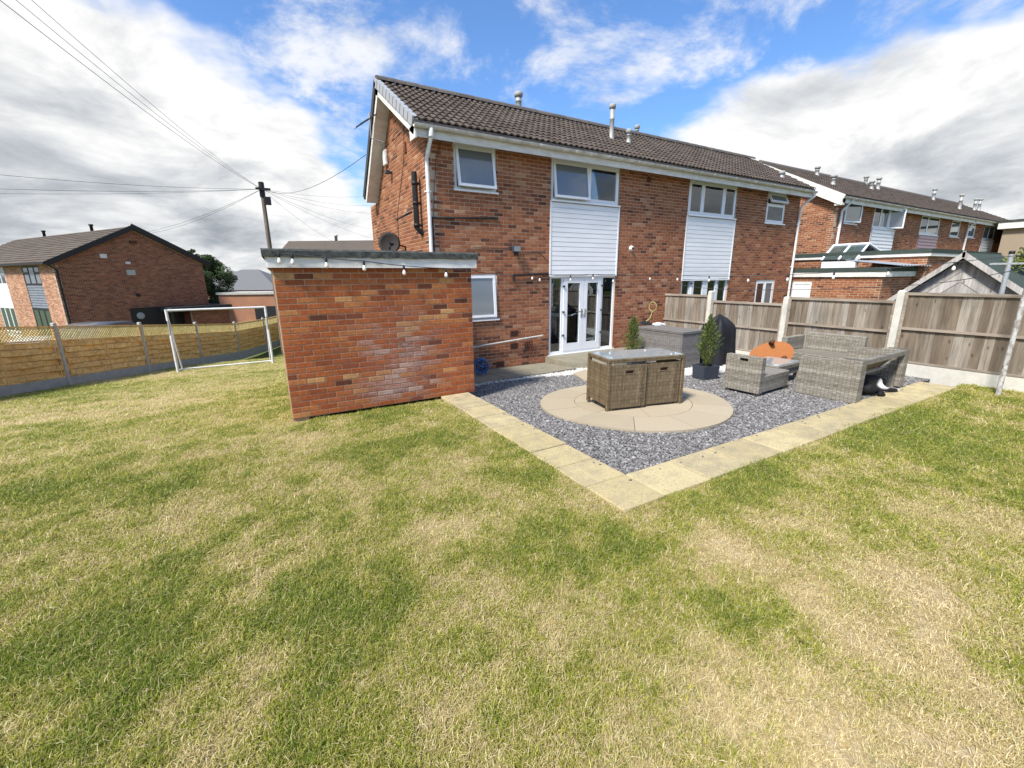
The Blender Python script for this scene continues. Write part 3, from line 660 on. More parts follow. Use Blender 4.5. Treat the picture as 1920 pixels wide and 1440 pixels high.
# path along the house and the step before the doors
wp = struct(MB().add([(x,y,pz(x,y)-.012) for x,y in ((2.95,7.32),(5.95,7.32),(5.95,FY-.005),(2.95,FY-.005))], [(0,1,2,3)]).build('house_path', MATS['joint_sand']))
for i, (x0, x1) in enumerate(((2.93,3.55),(3.56,4.16),(4.17,4.76),(4.77,5.36),(5.37,5.94))):
    for (y0, y1) in ((7.34,7.93),(7.94,FY-.01)):
        b = MB(); b.rnd = random.random(); z = random.uniform(0,.008); P4 = [(x0,y0),(x1,y0),(x1,y1),(x0,y1)]
        b.add([(x,y,pz(x,y)-.04) for x,y in P4]+[(x,y,pz(x,y)+z) for x,y in P4], [(4,5,6,7)]+[(k,(k+1)%4,4+(k+1)%4,4+k) for k in range(4)]); b.build('paving_slab', MATS['path_slab'], wp)
st = MB().prism([(5.96,FY-.012),(5.96,7.62),(6.3,7.25),(6.8,7.08),(8.75,7.08),(8.75,FY-.012)][::1], -.42, -.12); 
struct(st.build('door_step', MATS['path_slab']))

# ------------------------------------------------------------------ brickwork, tiles, windows
BL, BH, JT = .225, .075, .012
def brick_mesh(name, mt, L_=BL-JT, h=BH-JT, d=.03):
    e = .0035; b = MB(); x0, x1, z0, z1 = 0, L_, 0, h
    vs = [(x0,d,z0),(x1,d,z0),(x1,d,z1),(x0,d,z1),(x0,e,z0),(x1,e,z0),(x1,e,z1),(x0,e,z1),(x0+e,0,z0+e),(x1-e,0,z0+e),(x1-e,0,z1-e),(x0+e,0,z1-e)]
    fs = [(8,9,10,11)] + [(4+i,4+(i+1)%4,8+(i+1)%4,8+i) for i in range(4)] + [(i,(i+1)%4,4+(i+1)%4,4+i) for i in range(4)]
    b.add(vs, fs); me = b.mesh(name); me.materials.append(mt); return me, vs, fs
def brick_rows(W_, H_, openings, top=None, z_off=0.):
    """yields (u0, u1, z) of every brick of a stretcher bond, cut round openings and below top(u)"""
    row = 0; z = z_off
    while z < H_-.02:
        u = -BL/2 if row % 2 else 0.; zc = z+BH/2
        blocked = sorted((o[0], o[1]) for o in openings if o[2]-.01 < zc < o[3]+.01)
        while u < W_-.01:
            a, b_ = max(u, 0), min(u+BL, W_); segs = [(a, b_)]
            for (p, q_) in blocked:
                ns = []
                for (s0, s1) in segs:
                    if q_ <= s0 or p >= s1: ns.append((s0, s1)); continue
                    if p-s0 > .03: ns.append((s0, p))
                    if s1-q_ > .03: ns.append((q_, s1))
                segs = ns
            for (s0, s1) in segs:
                if s1-s0 < .035: continue
                if top and (top(s0) < z+BH or top(s1) < z+BH):
                    if max(top(s0), top(s1)) < z+BH: continue
                    while top(s0) < z+BH and s0 < s1: s0 += .02
                    while top(s1) < z+BH and s0 < s1: s1 -= .02
                    if s1-s0 < .04: continue
                yield (s0, s1, z)
            u += BL
        z += BH; row += 1
def brick_wall(parent, M, W_, H_, openings, n_single, bmat, mmat, top=None, name='wall', thick=.2, ztop=None):
    """M: wall frame, x along the wall, y into the wall, z up. Mortar backing is the part, bricks its sub-parts"""
    b = MB(M); us = sorted({0., W_, *[min(max(o[k],0),W_) for o in openings for k in (0,1)]}); zs = sorted({0., H_, *[min(max(o[k],0),H_) for o in openings for k in (2,3)]})
    if top is None:
        for u0, u1 in zip(us, us[1:]):
            run = None
            for z0, z1 in zip(zs, zs[1:]):
                hole = any(o[0] < (u0+u1)/2 < o[1] and o[2] < (z0+z1)/2 < o[3] for o in openings)
                if not hole: run = (run[0], z1) if run else (z0, z1)
                if hole and run: b.box(u0, u1, .006, thick, *run); run = None
            if run: b.box(u0, u1, .006, thick, *run)
    else:
        b.yprism(top('poly'), .006, thick)
        top_f = lambda u: top(u)
    wall = b.build(name, mmat, parent)
    me, vs, fs = brick_mesh('brick', bmat)
    bricks = list(brick_rows(W_, H_, openings, None if top is None else top))
    c = Vector((0,0,EYE)); key = lambda k: ((M @ Vector(((k[0]+k[1])/2, 0, k[2])))-c).length
    bricks.sort(key=key); R3 = M.to_3x3().to_4x4()
    for (s0, s1, z) in bricks[:n_single]:
        T = M @ Matrix.Translation((s0+JT/2, random.uniform(-.0015,.0015), z+JT/2+random.uniform(-.0015,.0015))) @ Matrix.Rotation(random.uniform(-.004,.004), 4, 'Y') @ Matrix.Scale(max(.05,(s1-s0-JT)/(BL-JT)), 4, (1,0,0))
        inst('brick', me, wall, T)
    rest = bricks[n_single:]
    if rest:
        b = MB(M)
        for (s0, s1, z) in rest:
            k = (s1-s0-JT)/(BL-JT); dy_ = random.uniform(-.0015,.0015); b.rnd = random.random()
            b.add([(s0+JT/2+x*k, y+dy_, z+JT/2+zz) for x, y, zz in vs], fs)
        b.build('brickwork', bmat, wall, 'stuff')
    return wall
def roof_tiles(parent, M, W_, S, n_single, tmat, gauge=.245, tw=.30):
    """M: roof frame, x along eaves, y up the slope, z out of the slope; bold-roll concrete tiles"""
    prof = [(0,0),(.03,.022),(.06,.028),(.09,.020),(.11,.002),(.15,.0),(.18,.022),(.21,.028),(.24,.020),(.26,.002),(.30,0)]; th = .016; L_ = gauge+.06
    vs = []; 
    for yy, lift in ((0,.030),(L_,.0)):
        for x, z in prof: vs.append((x, yy, z+lift))
    n = len(prof)
    for x, z in prof: vs.append((x, 0, z+.030-th-.012))
    fs = [(i,i+1,n+i+1,n+i) for i in range(n-1)] + [(2*n+i,2*n+i+1,i+1,i) for i in range(n-1)]
    mb = MB(); mb.add(vs, fs); me = mb.mesh('roof_tile'); me.materials.append(tmat)
    tiles = []; rows = int(S/gauge)+1; cols = int(round(W_/tw)); tw2 = W_/cols
    for r_ in range(rows):
        for c_ in range(cols): tiles.append((c_*tw2, min(r_*gauge, S-gauge)))
    c = Vector((0,0,EYE)); tiles.sort(key=lambda k: ((M @ Vector((k[0], k[1], 0)))-c).length)
    for (x, y_) in tiles[:n_single]:
        inst('roof_tile', me, parent, M @ Matrix.Translation((x, y_+random.uniform(-.004,.004), random.uniform(0,.004))) @ Matrix.Rotation(random.uniform(-.006,.006), 4, 'Z'))
    if tiles[n_single:]:
        b = MB(M)
        for (x, y_) in tiles[n_single:]:
            b.rnd = random.random(); dz_ = random.uniform(0,.004); b.add([(a+x, bb+y_, cc+dz_) for a, bb, cc in vs], fs)
        b.build('roof_tiling', tmat, parent, 'stuff')
def slope_frame(p0, px_, pup):
    """frame at p0 with x towards px_ and y towards pup"""
    X = (Vector(px_)-Vector(p0)).normalized(); Y = (Vector(pup)-Vector(p0)); Y = (Y-X*Y.dot(X)).normalized(); Z = X.cross(Y)
    return Matrix(((X.x,Y.x,Z.x,p0[0]),(X.y,Y.y,Z.y,p0[1]),(X.z,Y.z,Z.z,p0[2]),(0,0,0,1)))
def bars(b, u0, u1, z0, z1, w, y0, y1):
    b.box(u0, u1, y0, y1, z1-w, z1); b.box(u0, u1, y0, y1, z0, z0+w); b.box(u0, u0+w, y0, y1, z0+w, z1-w); b.box(u1-w, u1, y0, y1, z0+w, z1-w)
def window(parent, M, u0, u1, z0, z1, lights, fmat='upvc', sill=True, name='window', fw=.055):
    """lights: list of (f0,f1,g0,g1,glass,open_angle,swing) in fractions of the opening; one mesh frame, each sash and pane its own sub-part"""
    b = MB(M); fm = MATS[fmat]; bars(b, u0, u1, z0, z1, fw, .02, .09)
    W_, H_ = u1-u0, z1-z0
    for (f0,f1,g0,g1,gl,ang,sw) in lights:
        if f0 > .01: b.box(u0+W_*f0-.03, u0+W_*f0+.03, .022, .088, z0+fw, z1-fw)
        if g0 > .01: b.box(u0+W_*f0+.03, u0+W_*f1-.03, .024, .086, z0+H_*g0-.025, z0+H_*g0+.025)
    w = b.build(name, fm, parent)
    if sill: MB(M).box(u0-.03, u1+.03, -.05, .085, z0-.035, z0-.001).build('sill', fm, w)
    for (f0,f1,g0,g1,gl,ang,sw) in lights:
        a0, a1 = u0+W_*f0+(fw-.012 if f0 < .01 else .018), u0+W_*f1-(fw-.012 if f1 > .99 else .018)
        c0, c1 = z0+H_*g0+(fw-.012 if g0 < .01 else .018), z0+H_*g1-(fw-.012 if g1 > .99 else .018)
        if ang:
            if sw == 'top': T = M @ Matrix.Translation((0,.012,c1)) @ Matrix.Rotation(-ang, 4, 'X') @ Matrix.Translation((0,-.012,-c1))
            else: T = M @ Matrix.Translation((a0,.012,0)) @ Matrix.Rotation(-ang, 4, 'Z') @ Matrix.Translation((-a0,-.012,0))
        else: T = M
        sb = MB(T); bars(sb, a0, a1, c0, c1, .052, .004 if ang else .014, .058); s_ = sb.build('sash', fm, w)
        pb = MB(T); pb.box(a0+.05, a1-.05, .026, .034, c0+.05, c1-.05); pb.build('pane', MATS[gl], w)
    return w
def wood_house_name(): pass

# ------------------------------------------------------------------ the semi-detached house
HX0, HX1, HZ = 3.15, 16.42, -.34
house = thing('brick_house', 'two-storey red brick house with brown tiled roof behind the gravel patio', 'house', (HX0, FY, HZ))
FM = Matrix.Translation((HX0, FY, HZ))
U = lambda x, y: py(x, y, FY).x-HX0
Z = lambda x, y: py(x, y, FY).z-HZ
SOF = py(1033, 290, FY).z-HZ          # underside of soffit
def rect(tl, tr, bl, br):
    return ((U(*tl)+U(*bl))/2, (U(*tr)+U(*br))/2, (Z(*bl)+Z(*br))/2, (Z(*tl)+Z(*tr))/2)
w1 = rect((850,262),(929,276),(852.5,353.7),(931,362)); w2 = rect((1036,296),(1162,315),(1034,372),(1160,388))
cl1 = (w2[0]-.01, w2[1]+.005, Z(1030,515), w2[2]-.05); dr1 = (U(1030,600), U(1151,600), Z(1029,666), Z(1032,517))
w3 = rect((1295,340),(1383,353),(1290,402),(1378,410)); cl2 = (w3[0]-.01, w3[1]+.01, Z(1320,523), w3[2]-.05); dr2 = (cl2[0], cl2[1], dr1[2], dr1[3])
w4 = rect((1441,364),(1474,370),(1434.5,417),(1469.7,421)); w5 = (U(1417,540), U(1451,540), Z(1430,527)-1.0, Z(1430,526))
kw = (U(932,550)-1.0, U(932,550), Z(932,597), Z(930,513))
w1 = (w1[0], w1[1], w1[2], SOF-.05); w2 = (w2[0], w2[1], w2[2], SOF-.06); w3 = (w3[0], w3[1], w3[2], SOF-.06); w4 = (w4[0], w4[1], w4[2], SOF-.06)
ops = [w1, (w2[0]-.02, w2[1]+.02, dr1[2]-.04, SOF+.1), (w3[0]-.02, w3[1]+.02, dr2[2], SOF+.1), w4, w5, kw]
w1o = (w1[0], w1[1], w1[2], SOF+.1); w4o = (w4[0], w4[1], w4[2], SOF+.1)
ops[0] = w1o; ops[3] = w4o
brick_wall(house, FM, HX1-HX0, SOF+.06, ops, 300, MATS['house_brick'], MATS['mortar'], name='wall')
# white head boards above the upper windows
b = MB(FM)
for w in (w1, w2, w3, w4): b.box(w[0]-.015, w[1]+.015, .012, .12, w[3]+.001, SOF+.05)
b.build('head_board', MATS['white_painted'], house)
TOPW = .22
window(house, FM, *w1, [(0,1,0,1,'frosted_glass',.16,'top')], name='window')
def room_behind(win, w, curtains):
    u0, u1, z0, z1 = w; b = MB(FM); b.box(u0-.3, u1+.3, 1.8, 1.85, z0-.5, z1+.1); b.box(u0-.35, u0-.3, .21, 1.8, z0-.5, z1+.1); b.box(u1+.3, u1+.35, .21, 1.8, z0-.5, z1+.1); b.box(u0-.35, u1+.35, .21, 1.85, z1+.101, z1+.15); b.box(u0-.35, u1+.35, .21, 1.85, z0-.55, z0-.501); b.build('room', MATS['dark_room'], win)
    for (f0, f1, mt) in curtains:
        c0, c1 = u0+(u1-u0)*f0, u0+(u1-u0)*f1; n = int((c1-c0)*60)+4; vs = []
        for k in range(n+1):
            u = c0+(c1-c0)*k/n; y_ = .15+.018*math.sin(k*1.4); vs += [(u, y_, z0+.02), (u, y_, z1-.02)]
        MB(FM).add(vs, [(2*k,2*k+2,2*k+3,2*k+1) for k in range(n)]).build('curtain', MATS[mt], win)
wn = window(house, FM, *w2, [(0,.53,0,1,'frosted_glass',.13,'top'), (.53,1,0,1,'clear_glass',0,None)], name='window'); room_behind(wn, w2, [(.80,.97,'brown_curtain')])
wn = window(house, FM, *w3, [(0,.28,0,1,'clear_glass',0,None), (.28,.73,0,1,'clear_glass',0,None), (.73,1,0,1,'clear_glass',0,None)], name='window'); room_behind(wn, w3, [(.03,.25,'brown_curtain'), (.76,.97,'brown_curtain')])
window(house, FM, *w4, [(0,1,0,.62,'dark_glass',0,None), (0,1,.62,1,'frosted_glass',.5,'top')], name='window')
window(house, FM, *w5, [(0,.5,0,1,'dark_glass',0,None), (.5,1,0,1,'frosted_glass',0,None)], name='window')
window(house, FM, *kw, [(0,1,0,1,'frosted_glass',.08,'top')], name='window')
# cladding: each board a part
for cl, mt, n in ((cl1,'cladding',15), (cl2,'cladding',15)):
    bk = MB(FM).box(cl[0]-.02, cl[1]+.02, .05, .1, cl[2], cl[3]+.04).build('cladding_panel', MATS[mt], house)
    h = (cl[3]-cl[2])/n
    for k in range(n):
        z = cl[2]+k*h; b = MB(FM); b.rnd = random.random()
        b.add([(cl[0],.05,z+.004),(cl[1],.05,z+.004),(cl[1],.05,z+h),(cl[0],.05,z+h),(cl[0],-.011,z+.0025),(cl[1],-.011,z+.0025),(cl[1],-.007,z+h-.0025),(cl[0],-.007,z+h-.0025)],
              [(4,5,6,7),(0,1,5,4),(7,6,2,3),(1,2,6,5),(3,0,4,7)]); b.build('cladding_board', MATS[mt], bk)
    MB(FM).box(cl[0]-.035, cl[0]-.001, -.022, .05, cl[2]-.01, cl[3]+.03).box(cl[1]+.001, cl[1]+.035, -.022, .05, cl[2]-.01, cl[3]+.03).box(cl[0]-.035, cl[1]+.035, -.026, .05, cl[2]-.045, cl[2]-.011).build('cladding_trim', MATS['upvc'], bk)
# garden doors with side lights and a dark room behind
def garden_doors(d, curtains):
    u0, u1, z0, z1 = d; W_ = u1-u0; f = [0,.19,.50,.79,1]; y0, y1 = .03, .10
    b = MB(FM); bars(b, u0, u1, z0, z1, .06, y0, y1); b.box(u0-.03, u1+.03, -.03, .1, z0-.05, z0-.002)
    for k in (1, 3): b.box(u0+W_*f[k]-.03, u0+W_*f[k]+.03, y0+.002, y1-.002, z0+.06, z1-.06)
    ds = b.build('door_frame', MATS['upvc'], house)
    for k in (0, 3):
        MB(FM).box(u0+W_*f[k]+.04, u0+W_*f[k+1]-.04, .06, .068, z0+.05, z1-.05).build('pane', MATS['clear_glass'], ds)
    for k in (1, 2):
        a0, a1 = u0+W_*f[k]+(.032 if k == 1 else .004), u0+W_*f[k+1]-(.004 if k == 1 else .032); b = MB(FM)
        bars(b, a0, a1, z0+.062, z1-.062, .115, .012, .07); b.box(a0+.115, a1-.115, .013, .069, z0+.17, z0+.24)
        dd = b.build('door', MATS['upvc'], house)
        MB(FM).box(a0+.11, a1-.11, .036, .044, z0+.16, z1-.17).build('pane', MATS['clear_glass'], dd)
        hx = a1-.05 if k == 1 else a0+.05; sg = -1 if k == 1 else 1; zh = z0+.98
        MB(FM).box(hx-.016, hx+.016, .002, .012, zh-.11, zh+.11).box(hx-.01+(0 if sg > 0 else -.1), hx+.01+(.1 if sg > 0 else 0), -.035, -.018, zh+.03, zh+.052).box(hx-.009, hx+.009, -.018, .002, zh+.03, zh+.05).build('handle', MATS['chrome'], dd)
        hh = a0-.012 if k == 1 else a1+.012
        for zz in (.22, .5, .80): MB(FM).cbox(hh-.028, hh+.028, -.02, .012, z0+(z1-z0)*zz*1.08-.02, z0+(z1-z0)*zz*1.08+.03, .006).build('hinge', MATS['dark_grey_plastic'], dd)
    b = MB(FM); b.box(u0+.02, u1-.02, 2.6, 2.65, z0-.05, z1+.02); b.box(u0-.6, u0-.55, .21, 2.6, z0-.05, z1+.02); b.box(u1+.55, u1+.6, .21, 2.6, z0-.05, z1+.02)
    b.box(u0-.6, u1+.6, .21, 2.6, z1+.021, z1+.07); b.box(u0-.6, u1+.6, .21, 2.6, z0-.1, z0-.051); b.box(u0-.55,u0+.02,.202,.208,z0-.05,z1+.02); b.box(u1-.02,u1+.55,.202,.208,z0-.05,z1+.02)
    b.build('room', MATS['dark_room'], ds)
    for (c0, c1) in curtains:
        b = MB(FM); n = int((c1-c0)*60)+4; vs = []; 
        for k in range(n+1):
            u = c0+(c1-c0)*k/n; y_ = .15+.022*math.sin(k*1.35)
            vs += [(u, y_, z0+.05), (u, y_, z1-.04)]
        b.add(vs, [(2*k,2*k+2,2*k+3,2*k+1) for k in range(n)]); b.build('curtain', MATS['curtain'], ds)
u0, u1 = dr1[0], dr1[1]
garden_doors(dr1, [(u0+.06, u0+.17), (u1-.40, u1-.08)])
u0, u1 = dr2[0], dr2[1]
garden_doors(dr2, [(u0+.05, u0+.40), (u1-.42, u1-.05)])
# gable wall
YR, ZR = 10.62, 5.90-HZ; YB, ZB = 12.55, 3.86-HZ; YE, ZE = FY-.32, 4.52-HZ
GW = 13.2-FY
def gtop(u):
    y = FY+GW-u       # frame runs from the back to the front
    zf = ZE+.02+(ZR-ZE)*(y-YE)/(YR-YE)-.10; zb = ZR-.08+(ZB-ZR)*(y-YR)/(YB-YR)
    return min(zf, zb)
ub = FY+GW-YR
def gtop2(u):
    if u == 'poly': return [(0,0),(GW,0),(GW,gtop(GW)),(ub,gtop(ub)),(max(0,FY+GW-YB-.05),gtop(FY+GW-YB-.05))] + ([(0, gtop(FY+GW-YB-.05))] if FY+GW-YB-.05 > 0 else [])
    return gtop(max(u, FY+GW-YB-.05))
GM = Matrix.Translation((HX0-.002, FY+GW, HZ)) @ Matrix.Rotation(-math.pi/2, 4, 'Z')
brick_wall(house, GM, GW-.0, ZR, [], 0, MATS['house_brick'], MATS['mortar'], gtop2, 'gable_wall')
MB().box(HX0+.21, HX1-.01, FY+.7+2.3, FY+GW, HZ, HZ+4.0).build('wall', MATS['mortar'], house)
MB().box(HX1-.2, HX1, FY+.201, FY+GW, HZ, HZ+ZE-.1).build('wall', MATS['mortar'], house)
# roof
VX0, VX1 = 2.86, 16.62
e0, e1 = Vector((VX0, YE, ZE+HZ)), Vector((VX1, YE, ZE+HZ)); r0, r1 = Vector((VX0, YR, ZR+HZ)), Vector((VX1, YR, ZR+HZ)); b0, b1 = Vector((VX0, YB, ZB+HZ)), Vector((VX1, YB, ZB+HZ))
dn = Vector((0,0,-.07))
roof = MB().add([e0,e1,r1,r0,b1,b0,e0+dn,e1+dn,r1+dn,r0+dn,b1+dn,b0+dn], [(0,1,2,3),(3,2,4,5),(7,6,9,8),(8,9,11,10),(6,7,1,0),(10,11,5,4),(6,0,3,9),(9,3,5,11),(1,7,8,2),(2,8,10,4)]).build('roof', MATS['ridge_tile'], house)
RM = slope_frame(e0, e1, r0); SL = (r0-e0).length
roof_tiles(roof, RM, VX1-VX0, SL+.01, 300, MATS['roof_tile'])
nr = 30
for k in range(nr):
    x0, x1 = VX0+(VX1-VX0)*k/nr, VX0+(VX1-VX0)*(k+1)/nr; b = MB(); b.rnd = random.random(); vs = []
    for x, l in ((x0, 0), (x1-.006, .006)):
        for a in range(7): an = math.pi*a/6; vs.append((x, YR-math.cos(an)*.13, ZR+HZ-.03+math.sin(an)*.11+l+.03))
    b.add(vs, [(a,a+1,8+a,7+a) for a in range(6)]+[tuple(range(7))]); b.build('ridge_tile', MATS['ridge_tile'], roof)
# dry verge units along the gable edge
nv = 11
for k in range(nv):
    p, q_ = e0.lerp(r0, k/nv), e0.lerp(r0, (k+1)/nv); MBv = MB(slope_frame(p, p+Vector((1,0,0)), q_)); L_ = (q_-p).length
    MBv.box(-.035, .075, .004, L_+.03, -.11+.002*(k % 2), .052+.002*(k%2)); MBv.build('verge_cap', MATS['verge_grey'], roof)
p, q_ = r0, b0; MB(slope_frame(b0, b0+Vector((-1,0,0)), r0)).box(-.075, .035, .0, (r0-b0).length, -.11, .05).build('verge_cap', MATS['black_plastic'], roof)
# barge boards and soffit of the gable, white
for (p, q_, s_) in ((e0, r0, 1), (b0, r0, -1)):
    F_ = slope_frame(p, p+Vector((s_,0,0)), q_); L_ = (q_-p).length
    b = MB(F_)
    if s_ > 0: b.box(.0, .022, -.05, L_-.02, -.24, -.111); b.box(.022, HX0-VX0+.02, -.02, L_-.05, -.24, -.222)
    else: b.box(-.022, .0, 0, L_-.02, -.24, -.111); b.box(-(HX0-VX0)-.02, -.022, 0, L_-.05, -.24, -.222)
    b.build('barge_board', MATS['white_painted'], house)
# fascia, soffit, gutter
FZ = ZE+HZ-.09
MB().box(VX0+.03, VX1-.02, YE+.03, YE+.055, FZ-.17, FZ+.02).build('fascia', MATS['white_painted'], house)
MB().box(VX0+.035, VX1-.025, YE+.056, FY+.1, SOF+HZ, SOF+HZ+.02).build('soffit', MATS['white_painted'], house)
MB().box(VX0+.0, VX0+.03, YE+.0, FY-.03, FZ-.20, FZ+.02).build('box_end', MATS['white_painted'], house)
def gutter(parent, x0, x1, yc, z, r_=.058, mt='gutter_white'):
    b = MB(); vs = []; n = 9
    for x in (x0, x1):
        for rr in (r_, r_-.005):
            for k in range(n): a = math.pi+math.pi*k/(n-1); vs.append((x, yc+rr*math.cos(a), z+rr*math.sin(a)))
    b.smooth = True
    b.add(vs, [(k,k+1,2*n+k+1,2*n+k) for k in range(n-1)]+[(n+k+1,n+k,3*n+k,3*n+k+1) for k in range(n-1)]); b.smooth = False
    b.add(vs, [(0,n,3*n,2*n),(2*n-1,n-1,3*n-1,4*n-1)]+[(k,n+k,n+k+1,k+1) for k in range(n-1)])
    gt = b.build('gutter', MATS[mt], parent)
    xx = x0+.8
    while xx < x1:
        vs = []; 
        for x in (xx-.03, xx+.03):
            for k in range(n): a = math.pi+math.pi*k/(n-1); vs.append((x, yc+(r_+.007)*math.cos(a), z+(r_+.007)*math.sin(a)))
        MB().add(vs, [(k,k+1,n+k+1,n+k) for k in range(n-1)]+[tuple(range(n))[::-1], tuple(range(n,2*n))]).build('gutter_bracket', MATS[mt], gt); xx += .95
    return gt
gutter(house, VX0-.02, VX1+.02, YE-.03, FZ+.02)
def downpipe(parent, pts, r_=.036, mt='pipe_white'):
    dp = MB().tube(pts, r_, 10).build('downpipe', MATS[mt], parent)
    a, e = Vector(pts[-2]), Vector(pts[-1]); n = max(2, int((a-e).length/1.1))
    for k in range(n):
        c = a.lerp(e, (k+.35)/n); MB().box(c.x-.06, c.x+.06, c.y-.012, c.y+.05, c.z-.015, c.z+.015).tube([c+Vector((0,0,-.02)), c+Vector((0,0,.02))], r_+.006, 10).build('pipe_clip', MATS[mt], dp)
    return dp
xa = py(800, 300, FY-.06).x
downpipe(house, [(xa+.0, YE-.03, FZ-.03), (xa, YE-.03, FZ-.15), (xa, FY-.06, FZ-.45), (xa, FY-.06, FZ-.55), (xa, FY-.06, HZ+.05)])
MB().lathe([(.045,0),(.05,.02),(.05,.16),(.04,.17)], 10, (xa, YE-.03, FZ-.17)).build('gutter_outlet', MATS['pipe_white'], house)
xb = HX1-.02
downpipe(house, [(VX1-.05, YE-.03, FZ-.03), (VX1-.05, YE-.03, FZ-.12), (xb+.03, FY-.1, FZ-.36), (xb-.02, FY-.06, FZ-.5), (xb-.02, FY-.06, HZ+.05)])
# flues on the roof
def flue(parent, base, h, r_=.07, mt='flue_metal', tall=True):
    f = MB().lathe([(r_*1.5,-.12),(r_*1.25,.05),(r_,.08),(r_,h*.55),(r_*1.12,h*.56),(r_*1.12,h*.60),(r_,h*.61),(r_,h-.10)], 12, base).build('flue', MATS[mt], parent)
    MB().lathe([(r_*1.1,h-.11),(r_*1.45,h-.10),(r_*1.45,h-.02),(r_*1.1,h)], 12, base).build('flue_cap', MATS['grey_concrete'], f)
def on_slope(x, y):
    # hit of the pixel ray with the front roof slope
    n_ = (r0-e0).cross(Vector((1,0,0))).normalized(); d = ray(x, y); o = Vector((0,0,EYE)); return o+d*((e0-o).dot(n_)/d.dot(n_))
p = Vector((py(977, 212, YR).x, YR+.12, ZR+HZ-.02)); flue(house, p, .50, .075)
p = on_slope(1146, 262); flue(house, p, .84, .06)
p = on_slope(1178, 270); flue(house, p, .36, .055)
p = Vector((py(1198, 262, YR).x, YR+.10, ZR+HZ-.02)); flue(house, p, .36, .055)
p = on_slope(1465, 334); flue(house, p, .22, .07)
# small fixtures on the garden front
fp = lambda x, y, d=0.: py(x, y, FY-d)
b = MB(); a0, a1 = fp(811, 408, .03), fp(932, 409, .03); a2 = fp(812, 470, .03); b.tube([a1, a0, Vector((a0.x, a0.y, a2.z-.6))], .022, 8); b.build('waste_pipe', MATS['black_plastic'], house)
b = MB(); a0 = fp(930, 409, .05); b.tube([a0, a0+Vector((.05,.04,0))], .03, 8).build('pipe_boss', MATS['black_plastic'], house)
b = MB(); pts = [fp(830, 255, .012), fp(818, 300, .012), fp(814, 360, .012), fp(813, 405, .012)]; b.tube(pts, .005, 5).build('wall_cable', MATS['wire'], house)
c = fp(968, 467, .09)
sl = MB().cbox(c.x-.10, c.x+.10, c.y-.05, c.y+.02, c.z-.07, c.z+.07, .012).box(c.x-.03,c.x+.03,c.y+.02,FY,c.z-.05,c.z+.0).build('security_light', MATS['dark_grey_plastic'], house)
MB().box(c.x-.08, c.x+.08, c.y-.056, c.y-.051, c.z-.05, c.z+.055).build('lamp_glass', MATS['frosted_glass'], sl)
MB().cbox(c.x-.045,c.x+.045,c.y-.03,c.y+.03,c.z-.14,c.z-.075,.01).build('sensor', MATS['black_plastic'], sl)
b = MB(); b.tube([fp(888, 464, .01), fp(960, 466, .01)], .006, 5); b.tube([fp(962,475,.01), fp(1010,472,.01), fp(1028,490,.01)], .006, 5); b.build('wall_cable', MATS['wire'], house)
for (x, y) in ((964,625), (964,648), (938,683)):
    c = fp(x, y); v = MB().box(c.x-.105, c.x+.105, FY-.006, FY+.02, c.z-.07, c.z+.07).build('air_brick', MATS['terracotta'], house)
    b = MB()
    for i in range(6):
        for j in range(3): b.box(c.x-.088+i*.03, c.x-.068+i*.03, FY-.0095, FY-.0062, c.z-.05+j*.037, c.z-.025+j*.037)
    b.build('vent_hole', MATS['black_plastic'], v)
for (x, y, r_) in ((1183,466,.05), (1216,337,.045)):
    c = fp(x, y); v = MB(Matrix.Translation(c) @ Matrix.Rotation(math.pi/2, 4, 'X')).lathe([(r_*1.5,-.01),(r_*1.5,.02),(r_,.03),(r_,.07)], 12).build('wall_vent', MATS['pipe_white'] if r_ == .05 else MATS['terracotta'], house)
    MB(Matrix.Translation(c) @ Matrix.Rotation(math.pi/2, 4, 'X')).lathe([(r_*.75,.068),(r_*.75,.073)], 12).build('vent_hole', MATS['black_plastic'], v)
# bits on the gable
gp = lambda x, y, d=0.: pxx(x, y, HX0-d)
c = gp(722, 296, .04); MB().cbox(HX0-.07, HX0, c.y-.12, c.y+.12, c.z-.17, c.z+.17, .02).build('alarm_box', MATS['white_painted'], house)
c = gp(731, 324, .05); MB().cbox(HX0-.16, HX0-.06, c.y-.06, c.y+.06, c.z-.03, c.z+.05, .01).box(HX0-.07,HX0,c.y-.03,c.y+.03,c.z-.02,c.z+.03).build('gable_light', MATS['dark_grey_plastic'], house)
a0, a1 = gp(776, 322, .12), gp(781, 428, .12)
b = MB(); b.tube([(HX0-.12, a0.y, a0.z+.0), (HX0-.12, a0.y, a1.z), (HX0-.0, a0.y, a1.z-.10)], .055, 10); sp = b.build('soil_pipe', MATS['black_plastic'], house)
for k in (.05, .45, .8): z = a1.z+(a0.z-a1.z)*k; MB().lathe([(.066,-.03),(.066,.03)], 10, (HX0-.12, a0.y, z)).box(HX0-.12, HX0, a0.y-.02, a0.y+.02, z-.02, z+.02).build('pipe_collar', MATS['black_plastic'], sp)
for (pts, r_) in (([(757,232),(757,300),(745,400),(748,460)], .006), ([(765,230),(740,262)], .006), ([(742,412),(772,396)], .012)):
    MB().tube([gp(*q2, .012) for q2 in pts], r_, 5).build('wall_cable', MATS['wire'], house)
c = gp(761, 277, .0); MB().box(HX0-.03, HX0, c.y-.05, c.y+.05, c.z-.1, c.z+.1).build('gable_vent', MATS['terracotta'], house)
